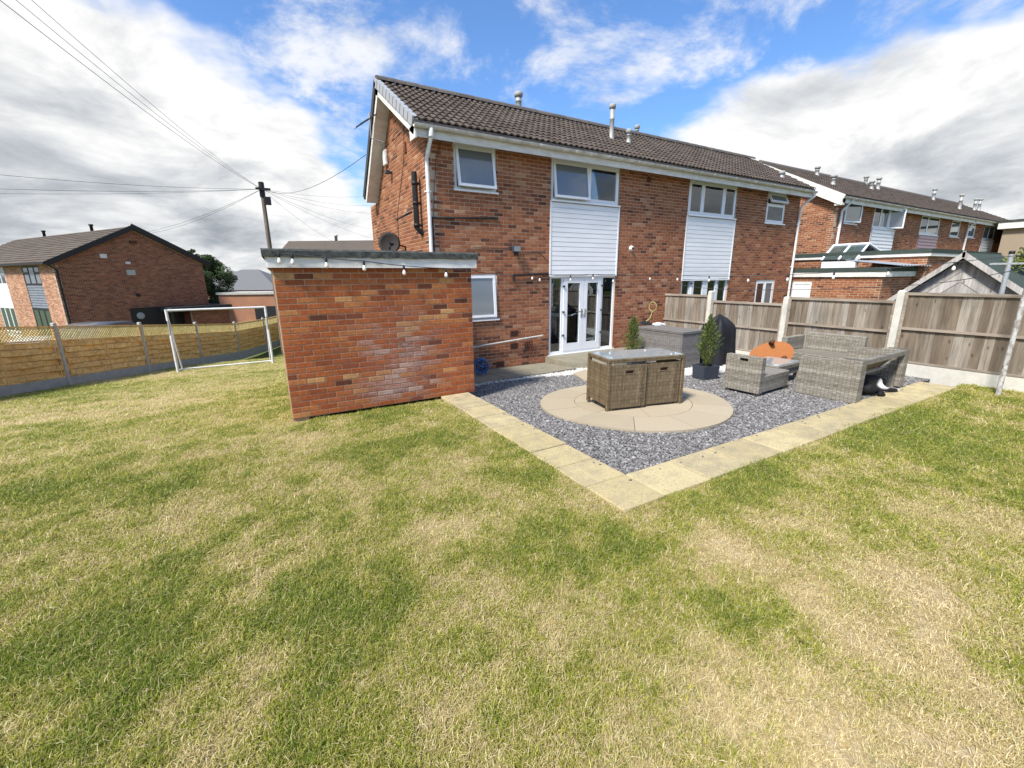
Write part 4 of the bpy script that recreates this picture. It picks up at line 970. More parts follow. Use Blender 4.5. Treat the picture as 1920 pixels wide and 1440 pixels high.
# satellite dish on the gable
c = gp(730, 456, .38)
dm = Matrix.Translation(c) @ Matrix.Rotation(rad(-15), 4, 'Z') @ Matrix.Rotation(rad(80), 4, 'X')
b = MB(dm); b.lathe([(.02,-.04),(.10,-.03),(.18,-.005),(.235,.025),(.24,.03),(.18,.0),(.10,-.024),(.005,-.034)], 20); dish = thing('satellite_dish', 'dark satellite dish on the house gable above the garage roof', 'satellite dish', c)
b.build('reflector', MATS['dish_paint'], dish)
MB().tube([c, (HX0-.02, c.y+.02, c.z-.06), (HX0, c.y+.02, c.z-.3)], .018, 8).build('bracket', MATS['black_plastic'], dish)
MB(dm).tube([(0,-.20,0),(0,-.15,.26)], .012, 6).cbox(-.025,.025,-.18,-.12,.23,.30,.01).build('arm', MATS['black_plastic'], dish)
# TV aerial beyond the gable edge
c = pxx(693, 222, VX0-.1); an = thing('tv_aerial', 'dark television aerial fixed at the left edge of the main gable', 'aerial', (c.x, c.y, c.z-.35))
MB().tube([(c.x+.28,c.y,c.z-.45),(c.x,c.y,c.z-.4),(c.x,c.y,c.z+.12)], .014, 6).build('mast', MATS['galvanised'], an)
d_ = Vector((-.35,.9,-.12)).normalized(); b = MB(); b.tube([Vector(c)+d_*-.25, Vector(c)+d_*.55], .012, 6); b.build('boom', MATS['black_plastic'], an)
b = MB()
for k in range(9): o = Vector(c)+d_*(-.2+.085*k); b.tube([o+Vector((.09,.03,.09)), o-Vector((.09,.03,.09))], .005, 5)
b.build('elements', MATS['black_plastic'], an)

# ------------------------------------------------------------------ the garage
garage = thing('brick_garage', 'low flat-roofed garage of orange-red brick with whitish salt stains, beside the lawn', 'garage', (GX, GY, -.02))
GH = 1.95
brick_wall(garage, frame((GX, GY, -.02)), GARW, GH, [], 300, MATS['garage_brick'], MATS['garage_mortar'], name='wall')
SKEW = math.atan2(.22, 4.5)      # the garage's side runs slightly off square
brick_wall(garage, frame((GX-.002+.22, GY+4.5, -.75), -math.pi/2-SKEW), 4.5-.03, GH+.73, [], 0, MATS['garage_brick'], MATS['garage_mortar'], name='wall')
MB().box(GX+GARW-.2, GX+GARW-.001, GY+.201, GY+4.5, -.6, GH-.02).build('wall', MATS['garage_mortar'], garage)
MB().box(GX+.42, GX+GARW-.2, GY+4.3, GY+4.49, -.75, GH-.02).build('wall', MATS['garage_mortar'], garage)
MB().box(GX-.05, GX+GARW+.06, GY-.07, GY-.045, GH-.03, GH+.115).add([(GX-.07,GY-.05,GH-.03),(GX-.05,GY-.05,GH-.03),(GX+.17,GY+4.55,GH-.03),(GX+.15,GY+4.55,GH-.03),(GX-.07,GY-.05,GH+.115),(GX-.05,GY-.05,GH+.115),(GX+.17,GY+4.55,GH+.115),(GX+.15,GY+4.55,GH+.115)],[(3,2,1,0),(4,5,6,7),(0,1,5,4),(1,2,6,5),(2,3,7,6),(3,0,4,7)]).build('fascia_board', MATS['white_painted'], garage)
MB().prism([(GX-.047,GY-.044),(GX+GARW+.05,GY-.044),(GX+GARW+.05,GY+4.54),(GX+.173,GY+4.54)], GH-.018, GH+.1).build('roof_deck', MATS['black_plastic'], garage)
z0 = GH+.10
for (x0, x1, dz_) in ((GX-.10, GX+.95, .0), (GX+.952, GX+1.80, .004), (GX+1.802, GX+GARW+.08, .0)):
    b = MB(); n = 10; vs = []
    for k in range(n+1):
        x = x0+(x1-x0)*k/n; xb_ = x if x0 > GX or k > 4 else x+.22*(1-k/5); w_ = random.uniform(-.006,.006)
        vs += [(x,GY-.095+w_,z0-.005+w_),(x,GY-.088,z0+.07+dz_),(x,GY-.02,z0+.095+dz_),(xb_,GY+4.56,z0+.05),(xb_,GY+4.56,z0-.01)]
    b.add(vs, [(5*k+i,5*k+5+i,5*k+6+i,5*k+1+i) for k in range(n) for i in range(4)]+[(0,1,2,3,4),tuple(5*n+i for i in (4,3,2,1,0))]); b.build('felt_sheet', MATS['felt'], garage)

# ------------------------------------------------------------------ right fence of weathered boards
fence = thing('board_fence', 'weathered brown board fence with concrete posts on the right side of the patio', 'fence', (FENX, 1.0, 0))
posts_y = [pxx(x, 600, FENX).y for x in (1222,1329,1471,1682)]; sp = 1.90
posts_y = posts_y + [posts_y[-1]-1.95, posts_y[-1]-3.9]
post_top = [pxx(1222,547,FENX).z, pxx(1331,545,FENX).z, pxx(1476,556,FENX).z, pxx(1693,544,FENX).z]; post_top += [post_top[-1]+.10, post_top[-1]+.16]
rail_top = [pxx(1270,551,FENX).z, pxx(1400,566,FENX).z, pxx(1580,560,FENX).z, pxx(1800,550,FENX).z]; rail_top += [rail_top[-1]+.08]
for k, (y_, zt) in enumerate(zip(posts_y, post_top)):
    zb = tz(FENX, y_)-.1; b = MB(); w = .052
    b.add([(FENX-w-.01,y_-w,zb),(FENX+w,y_-w,zb),(FENX+w,y_+w,zb),(FENX-w-.01,y_+w,zb),(FENX-w-.01,y_-w,zt-.03),(FENX+w,y_-w,zt-.03),(FENX+w,y_+w,zt-.03),(FENX-w-.01,y_+w,zt-.03),(FENX-w+.012,y_-w+.02,zt),(FENX+w-.02,y_-w+.02,zt),(FENX+w-.02,y_+w-.02,zt),(FENX-w+.012,y_+w-.02,zt)],
          [(0,1,5,4),(1,2,6,5),(2,3,7,6),(3,0,4,7),(4,5,9,8),(5,6,10,9),(6,7,11,10),(7,4,8,11),(8,9,10,11)]); b.build('post', MATS['pale_concrete'], fence)
for k in range(5):
    ya, yb = posts_y[k+1]+.053, posts_y[k]-.053; zt = rail_top[k]; gb = pxx(1800,693,FENX).z if k >= 2 else tz(FENX, yb)+.18
    gb = min(gb, zt-1.0)
    MB().box(FENX-.02, FENX+.03, ya+.001, yb-.001, tz(FENX,(ya+yb)/2)-.12, gb).build('gravel_board', MATS['pale_concrete'], fence)
    b = MB(); b.box(FENX-.028, FENX+.02, ya+.002, yb-.002, zt-.05, zt); b.box(FENX-.028,FENX+.0,ya+.002,ya+.045,gb+.005,zt-.051); b.box(FENX-.028,FENX+.0,yb-.045,yb-.002,gb+.005,zt-.051)
    zm = gb+(zt-gb)*.49; b.box(FENX-.034, FENX-.002, ya+.046, yb-.046, zm-.022, zm+.022); b.box(FENX-.030, FENX+.0, ya+.003, yb-.003, gb+.004, gb+.035)
    pn = b.build('fence_panel', MATS['old_rail_x'], fence)
    nb = 15; w = (yb-ya-.01)/nb
    for j in range(nb):
        y0 = ya+.005+j*w; b = MB(); b.rnd = random.random(); dx_ = random.uniform(0,.004); z1 = zt-.012-random.uniform(0,.008)
        b.add([(FENX+.002+dx_,y0-.008,gb+.006),(FENX+.010+dx_,y0+w+.008,gb+.006),(FENX+.022,y0+w+.008,gb+.006),(FENX+.022,y0-.008,gb+.006),(FENX+.002+dx_,y0-.008,z1),(FENX+.010+dx_,y0+w+.008,z1),(FENX+.022,y0+w+.008,z1),(FENX+.022,y0-.008,z1)],
              [(0,4,5,1),(1,5,6,2),(2,6,7,3),(3,7,4,0),(4,7,6,5)]); b.build('board', MATS['old_board'], pn)
# ------------------------------------------------------------------ left fence with trellis tops
lf = thing('trellis_fence', 'new tan slatted fence with lattice tops and concrete posts along the left lawn', 'fence', (PF[1].x, PF[1].y, PF[1].z))
SPL = (Vector((PF[3].x,PF[3].y))-Vector((PF[0].x,PF[0].y))).length/3
def fpt(k): return Vector((PF[0].x+FD.x*SPL*k, PF[0].y+FD.y*SPL*k))
FA = math.atan2(FD.y, FD.x)
# heights from the second post: foot to top
def post_h(k):
    p = PF[k]; tops = [(98,616),(230,606),(343,601),(440,600)][k]; d = ray(*tops); t = Vector((p.x,p.y)).length/Vector((d.x,d.y)).length; return EYE+d.z*t-p.z
PH = sum(post_h(k) for k in range(4))/4
for k in range(-2, 7):
    p = fpt(k); z = tz(p.x, p.y)-.05; M = frame((p.x, p.y, z), FA)
    MB(M).cbox(-.055, .055, -.05, .05, -.1, PH+.05, .015).build('post', MATS['concrete'], lf)
    if k == 6: break
    p2 = fpt(k+1); z2 = tz(p2.x, p2.y)-.05; sl_ = (z2-z)/SPL
    Sh = Matrix(((1,0,0,0),(0,1,0,0),(sl_,0,1,0),(0,0,0,1))); M = M @ Sh; u0, u1 = .057, SPL-.057; g1 = PH*.165; zt = PH-.04; tr0 = PH*.755
    MB(M).box(u0, u1, -.025, .025, -.12, g1).build('gravel_board', MATS['grey_concrete'], lf)
    b = MB(M); b.box(u0+.04,u1-.04,.05,.054,g1+.04,tr0-.04); b.box(u0,u1,-.03,.03,zt-.04,zt); b.box(u0,u1,-.03,.03,tr0-.03,tr0+.01); b.box(u0,u1,-.025,.025,g1+.002,g1+.035); b.box(u0,u0+.035,-.028,.028,g1+.036,tr0-.031); b.box(u1-.035,u1,-.028,.028,g1+.036,tr0-.031); b.box(u0,u0+.03,-.028,.028,tr0+.011,zt-.041); b.box(u1-.03,u1,-.028,.028,tr0+.011,zt-.041)
    pn = b.build('fence_panel', MATS['new_slat'], lf); ns = 6; h = (tr0-.03-g1-.035)/ns
    MB(M).box((u0+u1)/2-.02,(u0+u1)/2+.02,-.012,.012,g1+.036,tr0-.032).build('batten', MATS['new_slat'], pn)
    for j in range(ns):
        z0_ = g1+.036+j*h; b = MB(M); b.rnd = random.random(); n = 12; ph = math.pi*(j % 2); vs = []
        for q in range(n+1):
            u = u0+.036+(u1-u0-.072)*q/n; yy = -.045*math.cos(ph+2.5*math.pi*q/n*1.2)
            vs += [(u,yy-.006,z0_+.008),(u,yy-.006,z0_+h-.006),(u,yy+.006,z0_+h-.006),(u,yy+.006,z0_+.008)]
        b.add(vs, [(4*q+i,4*q+4+i,4*q+4+(i+1)%4,4*q+(i+1)%4) for q in range(n) for i in range(4)]); b.build('slat', MATS['new_slat'], pn)
    b = MB(M); H_ = zt-.04-tr0-.01; n = int((u1-u0)/.085)
    for q in range(-4, n+1):
        for sg, yy in ((1,-.012),(-1,.004)):
            a0 = u0+.03+q*.085 if sg > 0 else u0+.03+q*.085+H_; c0, c1 = a0, a0+sg*H_
            t0, t1 = 0., 1.; lo, hi = u0+.03, u1-.03
            # clip
            if sg > 0: t0 = max(0,(lo-a0)/H_); t1 = min(1,(hi-a0)/H_)
            else: t0 = max(0,(a0-hi)/H_); t1 = min(1,(a0-lo)/H_)
            if t1-t0 < .08: continue
            A = (a0+sg*H_*t0, tr0+.01+H_*t0); B = (a0+sg*H_*t1, tr0+.01+H_*t1); w = .014; b.rnd = random.random()
            b.add([(A[0]-w,yy,A[1]),(A[0]+w,yy,A[1]),(B[0]+w,yy,B[1]),(B[0]-w,yy,B[1]),(A[0]-w,yy+.012,A[1]),(A[0]+w,yy+.012,A[1]),(B[0]+w,yy+.012,B[1]),(B[0]-w,yy+.012,B[1])], [(0,1,2,3),(7,6,5,4),(0,4,5,1),(1,5,6,2),(2,6,7,3),(3,7,4,0)])
    b.build('trellis', MATS['trellis_wood'], pn, 'stuff')
# ------------------------------------------------------------------ football goal
gl, gr = g(334, 697), g(512, 680); GWd = (gr-gl).length; ax = (gr-gl); ax.z = 0; ax.normalize(); bk = Vector((-ax.y, ax.x, 0))
d = ray(316, 582); t = Vector((gl.x,gl.y)).length/Vector((d.x,d.y)).length; gh = EYE+d.z*t-gl.z
goal = thing('football_goal', 'white plastic football goal on the lawn before the left fence', 'goal', (gl.x, gl.y, gl.z))
r_ = .034
gr2 = gl+ax*GWd; gr2.z = gr.z; tl, tr_ = gl+Vector((0,0,gh)), gr2+Vector((0,0,gh))
for (a, bt) in ((gl, tl), (gr2, tr_)):
    m0, m1 = a.lerp(bt, .60), a.lerp(bt, .84)
    MB().tube([a+Vector((0,0,-.02)), m0], r_*1.25, 10).build('post', MATS['pipe_white'], goal)
    MB().tube([m0-Vector((0,0,.01)), m1], r_*.85, 10).build('post_joint', MATS['galvanised'], goal)
    MB().tube([m1-Vector((0,0,.01)), bt+Vector((0,0,r_))], r_*1.3, 10).build('post', MATS['pipe_white'], goal)
MB().tube([tl, tr_], r_*1.1, 10).build('crossbar', MATS['pipe_white'], goal)
bl, br = gl+bk*.95+ax*.05, gr2+bk*.95-ax*.02
for q_ in (bl, br): q_.z = tz(q_.x, q_.y)+.02
for (a, c, t_) in ((gl+Vector((0,0,.04)), bl, 0), (gr2+Vector((0,0,.04)), br, 0)): MB().tube([a, c], r_*.9, 8).build('ground_bar', MATS['pipe_white'], goal)
MB().tube([bl, br], r_*.9, 8).build('ground_bar', MATS['pipe_white'], goal)
for (a, c) in ((tl+bk*.05, bl), (tr_+bk*.05, br)): MB().tube([a, c], r_*.7, 8).build('back_stay', MATS['pipe_white'], goal)

# ------------------------------------------------------------------ left neighbouring house
LAZ = rad(-32.6); LD = 24.0
ld = ray(96, 487)*LD; LP = Vector((ld.x, ld.y)); LZ = -2.35; LEZ = 2.85
lh = thing('gable_house', 'brick gable-end house with brown tiled roof beyond the left fence', 'house', (LP.x, LP.y, LZ), math.atan2(math.cos(LAZ+math.pi/2), math.sin(LAZ+math.pi/2)))
LM = WM[lh.name].copy()            # x along the gable, y away from us along the front
LW, LAP, LAZp = 7.8, 3.9, 4.95-LZ; LE = LEZ-LZ; LL = 18.
def ltop(u):
    if u == 'poly': return [(0,0),(LW,0),(LW,LE),(LAP,LAZp-.1),(0,LE)]
    return LE+(LAZp-.1-LE)*(u/LAP if u < LAP else (LW-u)/(LW-LAP))
brick_wall(lh, LM, LW, LAZp, [], 0, MATS['far_brick'], MATS['mortar'], ltop, 'gable_wall')
LF = LM @ Matrix.Translation((0,LL,0)) @ Matrix.Rotation(-math.pi/2, 4, 'Z')      # front wall frame, runs from far to near
wu = (LL-4.6, LL-2.1)
opn = [(wu[0],wu[1],.4,LE-.25), (LL-10.2,LL-7.6,.4,LE-.25), (LL-15.5,LL-12.8,.4,LE-.25)]
brick_wall(lh, LF, LL, LE, opn, 0, MATS['pale_and_sunlit_brick'], MATS['mortar'], None, 'wall')  # same house as the gable, front bricks coloured paler to look sunlit
for k, (a, c, z0, z1) in enumerate(opn):
    fmt = 'black_plastic' if k == 0 else 'upvc'
    window(lh, LF, a, c, z0+3.45, z1, [(0,.34,0,.62,'frosted_glass',0,None),(0,.34,.62,1,'frosted_glass',0,None),(.34,.68,0,1,'frosted_glass',0,None),(.68,1,0,.62,'frosted_glass',0,None),(.68,1,.62,1,'frosted_glass',0,None)], fmt, False)
    window(lh, LF, a, c, z0+.4, z0+2.05, [(0,.34,0,1,'greenish_glass',0,None),(.34,.68,0,1,'greenish_glass',0,None),(.68,1,0,1,'greenish_glass',0,None)], fmt, True)
    cp = MB(LF).box(a, c, .06, .1, z0-.4, z0+3.45).build('cladding_panel', MATS['grey_cladding' if k == 0 else 'cladding'], lh)
    for j in range(9): MB(LF).add([(a+.02,.02,z0+2.1+j*.15),(c-.02,.02,z0+2.1+j*.15),(c-.02,.055,z0+2.24+j*.15),(a+.02,.055,z0+2.24+j*.15),(a+.02,.059,z0+2.1+j*.15),(c-.02,.059,z0+2.1+j*.15)],[(0,1,2,3),(4,5,1,0)]).build('cladding_board', MATS['grey_cladding' if k == 0 else 'cladding'], cp)
MB(LM).box(LW-.2, LW-.01, .2, LL, 0, LE-.05).build('wall', MATS['far_brick'], lh); MB(LM).box(.2, LW-.2, LL-.2, LL, 0, LE-.05).build('wall', MATS['far_brick'], lh)
ov = .35; pe = lambda x, y, z: LM @ Vector((x, y, z))
L0, L1 = pe(-ov,-.25,LE-.12), pe(-ov,LL+.2,LE-.12); R0_, R1_ = pe(LAP,-.25,LAZp), pe(LAP,LL+.2,LAZp); K0, K1 = pe(LW+ov,-.25,LE-.12), pe(LW+ov,LL+.2,LE-.12); dn = Vector((0,0,-.09))
lr = MB().add([L0,L1,R1_,R0_,K1,K0]+[v+dn for v in (L0,L1,R1_,R0_,K1,K0)], [(0,1,2,3),(3,2,4,5),(7,6,9,8),(8,9,11,10),(6,0,3,9),(9,3,5,11),(6,7,1,0),(10,11,5,4),(1,7,8,2),(2,8,10,4)]).build('roof', MATS['far_tile'], lh)
b = MB(slope_frame(L1, L0, R1_)); Ls = (L1-L0).length; Ss = (R0_-L0).length; nrow = 14
for r2 in range(nrow):
    c_ = 0.
    while c_ < Ls:
        b.rnd = random.random(); w = min(.42, Ls-c_); y0 = Ss*r2/nrow; b.add([(c_+.006,y0,.055),(c_+w-.006,y0,.055),(c_+w-.006,y0+Ss/nrow+.03,.012),(c_+.006,y0+Ss/nrow+.03,.012),(c_+.006,y0,.015),(c_+w-.006,y0,.015)], [(0,1,2,3),(4,5,1,0)]); c_ += .42
b.build('roof_tiling', MATS['far_tile'], lr, 'stuff')
for (a, c) in ((L0,R0_),(K0,R0_)):
    F_ = slope_frame(a, a+(Vector((math.cos(0),0,0)) if 0 else (LM.to_3x3() @ Vector((0,-1,0)))), c)
    MB(F_).box(-.03, .05, -.05, (c-a).length+.03, -.20, .07).build('verge_board', MATS['black_plastic'], lr)
MB(LM).box(-ov-.08,-ov+.02,-.2,LL,LE-.22,LE-.10).build('gutter', MATS['black_plastic'], lh)
MB().tube([pe(-.2,-.06,LE-.25), pe(.10,-.07,LE-.5), pe(.10,-.07,.1)], .05, 8).build('downpipe', MATS['black_plastic'], lh)
for f_ in (.28, .7):
    c = R0_.lerp(R1_, f_); MB().lathe([(.09,-.1),(.09,.34),(.13,.35),(.13,.44)], 10, c).build('flue', MATS['black_plastic'], lh)
def lgp(x, y):  # a point on the gable from a pixel
    n_ = LM.to_3x3() @ Vector((0,1,0)); o = Vector((0,0,EYE)); d = ray(x, y); p = o+d*((Vector(LM.translation)-o).dot(n_)/d.dot(n_)); return LM.inverted() @ p
for (x, y, w, h, mt) in ((193,480,.16,.12,'white_painted'), (239,493,.12,.07,'white_painted'), (245,511,.22,.16,'concrete'), (249,454,.18,.09,'dark_wood'), (259,553,.1,.08,'black_plastic')):
    c = lgp(x, y); MB(LM).box(c.x-w, c.x+w, -.08, 0, c.z-h, c.z+h).build('wall_vent', MATS[mt], lh)
# black side door and flat roofed lean-to with brick wall beside that house
c0, c1 = lgp(246, 590), lgp(345, 590); zt = lgp(300, 575).z
dr = MB(LM).box(c0.x, c1.x, -.12, -.01, 0, zt).build('door', MATS['black_plastic'], lh)
a = lgp(262, 592)
MB(LM @ Matrix.Translation((a.x, -.13, a.z)) @ Matrix.Rotation(math.pi/2, 4, 'X')).lathe([(.16,0),(.22,0),(.22,.03),(.16,.03)], 14).build('wreath', MATS['grey_concrete'], dr)
lt = thing('lean_to', 'dark flat-roofed brick store beside the left gable house, behind the goal', 'shed', LM @ Vector((LW-.6, -1.5, 0)), 0)
q0, q1 = lgp(303, 583), lgp(498, 583); zz = lgp(400, 578).z
brick_wall(lt, LM @ Matrix.Translation((q0.x+1.2,-1.2,0)), q1.x-q0.x-1.2, zz-.02, [], 0, MATS['far_brick'], MATS['mortar'], None, 'wall')
MB(LM).box(q0.x-.1, q1.x+.1, -1.45, 2.2, zz, zz+.30).build('roof', MATS['felt'], lt)
MB(LM).box(q0.x, q0.x+.12, -1.2, -1.1, 0, zz).build('post', MATS['black_plastic'], lt)
MB(LM).box(q0.x+1.22, q1.x-.05, -.99, 2.1, 0, zz-.01).build('wall', MATS['far_brick'], lt)

# ------------------------------------------------------------------ parked cars just showing over the left fence
def car(name, label, loc, rz, paint, grp=None):
    t_ = thing(name, label, 'car', loc, rz, grp); M = WM[t_.name]; L_, Wd = 4.2, 1.74
    prof = [(-2.1,.35),(-2.08,.72),(-1.95,.92),(-1.35,.98),(-.75,1.40),(-.2,1.47),(.6,1.45),(1.35,1.10),(1.95,.98),(2.1,.75),(2.1,.35)]
    b = MB(M); n = len(prof); vs = []
    for (yy, k) in ((-Wd/2,0),(-Wd/2+.12,1),(Wd/2-.12,1),(Wd/2,0)):
        for (x, z) in prof:
            sh = .12 if (z > 1.0 and k == 0) else 0
            vs.append((x*(1 if k else .97), yy+(sh if yy < 0 else -sh), z+(.02 if k else -.02)))
    b.smooth = True
    b.add(vs, [(j*n+i, j*n+i+1, (j+1)*n+i+1, (j+1)*n+i) for j in range(3) for i in range(n-1)]+[tuple(range(n))[::-1], tuple(range(3*n,4*n))]); b.build('body', MATS[paint], t_)
    for sg in (-1, 1):
        yy = sg*(Wd/2-.1)
        MB(M).add([(-1.12,yy,1.0),(1.15,yy,1.03),(.55,yy*.93,1.38),(-.68,yy*.93,1.36)], [(0,1,2,3) if sg < 0 else (3,2,1,0)]).build('side_window', MATS['car_glass'], t_)
        for x in (-1.3, 1.3):
            w = MB(M @ Matrix.Translation((x, sg*(Wd/2-.08), .31)) @ Matrix.Rotation(math.pi/2, 4, 'X')).lathe([(.31,-.09),(.31,.09)], 16).build('wheel', MATS['black_plastic'], t_)
    MB(M).add([(-1.32,-.62,1.015),(-1.32,.62,1.015),(-.80,.56,1.38),(-.80,-.56,1.38)], [(0,1,2,3)]).build('windscreen', MATS['car_glass'], t_)
    MB(M).add([(1.40,-.6,1.115),(1.40,.6,1.115),(.72,.55,1.425),(.72,-.55,1.425)], [(3,2,1,0)]).build('rear_window', MATS['car_glass'], t_)
    for yy in (-.6, .6): MB(M).cbox(-2.13,-2.05,yy-.16,yy+.16,.68,.80,.02).build('headlight', MATS['frosted_glass'], t_)
    return t_
def at_depth(x, y, d): return Vector((0,0,EYE))+ray(x, y)*d
c = at_depth(185, 606, 17.5); car('parked_car', 'dark grey car roof showing just above the left trellis fence', (c.x, c.y, c.z-1.45), FA, 'car_paint_grey')
c = at_depth(72, 640, 23.0); car('parked_car', 'white car partly seen before the left house, left of the gable', (c.x, c.y, c.z-1.25), FA+.1, 'car_paint_white')

# ------------------------------------------------------------------ trees
def leafy(b, c, r_, n, size, rngk, zs=1., hollow=.0):
    for _ in range(n):
        while True:
            v = Vector((rngk.uniform(-1,1), rngk.uniform(-1,1), rngk.uniform(-1,1)))
            if hollow < v.length <= 1: break
        p = Vector(c)+Vector((v.x*r_, v.y*r_, v.z*r_*zs)); a = Vector((rngk.uniform(-1,1),rngk.uniform(-1,1),rngk.uniform(-1,1))).normalized(); q = a.orthogonal().normalized(); s_ = size*rngk.uniform(.6,1.3)
        b.rnd = rngk.random(); b.add([p-a*s_, p+q*s_*.45, p+a*s_, p-q*s_*.45], [(0,1,2,3)])
def tree(name, label, foot, h, cr, seed, lmat='tree_leaf', n=1500, size=.10, trunk=.12, crown0=.25, grp=None):
    k = random.Random(seed); t_ = thing(name, label, 'tree', foot, 0, grp); b = MB(); f = Vector(foot)
    b.tube([f, f+Vector((.05,.03,h*.4)), f+Vector((0,.05,h*.8))], [trunk, trunk*.7, trunk*.25], 8)
    for _ in range(7):
        a = k.uniform(0,6.28); z0 = h*k.uniform(.3,.6); b.tube([f+Vector((.04,.03,z0)), f+Vector((math.cos(a)*cr*.45, math.sin(a)*cr*.45, z0+h*.15)), f+Vector((math.cos(a)*cr*.75, math.sin(a)*cr*.75, z0+h*.22))], [trunk*.4, trunk*.25, trunk*.1], 6)
    b.build('trunk', MATS['bark'], t_); b = MB(); m_ = 44
    for i in range(m_):
        z = h*(crown0+(1-crown0)*k.random()); w = cr*math.sin(math.pi*min(1,max(0,(z/h-crown0)/(1-crown0)))**.8)*.95+.12*cr; a = k.uniform(0,6.28); rr = w*math.sqrt(k.random())*.8
        leafy(b, f+Vector((math.cos(a)*rr, math.sin(a)*rr, z)), cr*k.uniform(.16,.32), n//m_, size, k, .8)
    b.build('crown', MATS[lmat], t_); return t_
c = at_depth(402, 560, 34.); tree('garden_tree', 'dark green bushy tree behind the left gable house', (c.x, c.y, -2.3), 5.6, 2.1, 4, n=26000, size=.07, crown0=.15)
c = at_depth(364, 500, 36.); tree('garden_tree', 'taller feathery treetop beside the left house roof edge', (c.x, c.y, -2.3), 6.6, .9, 9, n=3500, size=.09, crown0=.35)
# ------------------------------------------------------------------ distant houses
def hip_house(name, label, c, rz, w, d, h, rh, wallm, roofm, wins=True):
    t_ = thing(name, label, 'house', c, rz); M = WM[t_.name]
    MB(M).box(-w/2, w/2, -d/2, d/2, 0, h).build('wall', MATS[wallm], t_); o = .35; s_ = min(d/2, w/2-.3)
    MB(M).add([(-w/2-o,-d/2-o,h-.1),(w/2+o,-d/2-o,h-.1),(w/2+o,d/2+o,h-.1),(-w/2-o,d/2+o,h-.1),(-w/2+s_,0,h+rh),(w/2-s_,0,h+rh)], [(0,1,5,4),(1,2,5),(2,3,4,5),(3,0,4),(3,2,1,0)]).build('roof', MATS[roofm], t_)
    if wins:
        for u in (-w*.28, w*.28):
            for z in (h*.25, h*.72): window(t_, M @ Matrix.Translation((0,-d/2-.1,0)), u-.6, u+.6, z-.5, z+.5, [(0,.5,0,1,'dark_glass',0,None),(.5,1,0,1,'dark_glass',0,None)])
    return t_
c = at_depth(475, 548, 52); hip_house('distant_house', 'far brick house with grey hipped roof seen just left of the garage', (c.x, c.y, -4.2), -.5, 9, 7, 4.8, 2.2, 'far_brick', 'grey_tile')
c = at_depth(442, 535, 75); hip_house('distant_house', 'farthest pale grey roof behind the tree left of the garage', (c.x, c.y, -4.2), -.2, 10, 8, 5.0, 2.2, 'far_brick', 'grey_tile', False)
c = at_depth(490, 568, 33); bl_ = thing('brick_outbuilding', 'flat-topped pale brick outbuilding between the goal and the garage edge', 'building', (c.x, c.y, -2.3), -.45); M = WM[bl_.name]
MB(M).box(-2.2, 2.4, -1.5, 1.5, 0, 2.95).build('wall', MATS['pale_and_sunlit_brick'], bl_); MB(M).box(-2.3, 2.5, -1.6, 1.6, 2.95, 3.1).build('roof', MATS['concrete'], bl_); MB(M).box(.2,2.0,-1.56,-1.5,0,2.1).build('door', MATS['black_plastic'], bl_)
# roof behind the garage
c0, c1 = at_depth(541, 452, 31), at_depth(745, 468, 31)
rb = thing('tiled_house', 'brown tiled house roof peeking over the garage roof left of the gable', 'house', ((c0.x+c1.x)/2, (c0.y+c1.y)/2, -2.2))
dxy = (c1-c0); dxy.z = 0; dl = dxy.length; M = frame((c0.x, c0.y, 0), math.atan2(dxy.y, dxy.x))
MB(M).add([(0,-3,c0.z-1.7),(dl,-3,c0.z-1.7),(dl,0,c0.z),(0,0,c0.z),(0,3,c0.z-1.7),(dl,3,c0.z-1.7)], [(0,1,2,3),(3,2,5,4)]).build('roof', MATS['far_tile'], rb)
MB(M).yprism([(.15,-2.2),(dl,-2.2),(dl,c0.z-1.8),(.15,c0.z-1.8)], -2.7, 2.7).build('wall', MATS['far_brick'], rb)
MB(M).add([(.02,-3.05,c0.z-1.72),(.02,0,c0.z-.02),(.02,0,c0.z-.25),(.02,-3.05,c0.z-1.95)], [(0,1,2,3),(3,2,1,0)]).build('barge_board', MATS['white_painted'], rb)
p = at_depth(631, 456, 31); MB().lathe([(.1,-.2),(.1,.45),(.13,.46),(.13,.55)], 8, p).build('flue', MATS['flue_metal'], rb)
# low hills on the skyline
b = MB(); vs = []; n = 80
for k in range(n+1):
    a = rad(-75+150*k/n)+YAW; R_ = 420; h = 3+5*fbm(np.array(k*.13), np.array(2.), 1., 4)
    vs += [(R_*math.sin(a), R_*math.cos(a), -8), (R_*math.sin(a), R_*math.cos(a), float(h)-1), ((R_+60)*math.sin(a), (R_+60)*math.cos(a), -8)]
b.add(vs, [(3*k,3*k+3,3*k+4,3*k+1) for k in range(n)]+[(3*k+1,3*k+4,3*k+5,3*k+2) for k in range(n)]); struct(b.build('hills', MATS['rough_grass']))

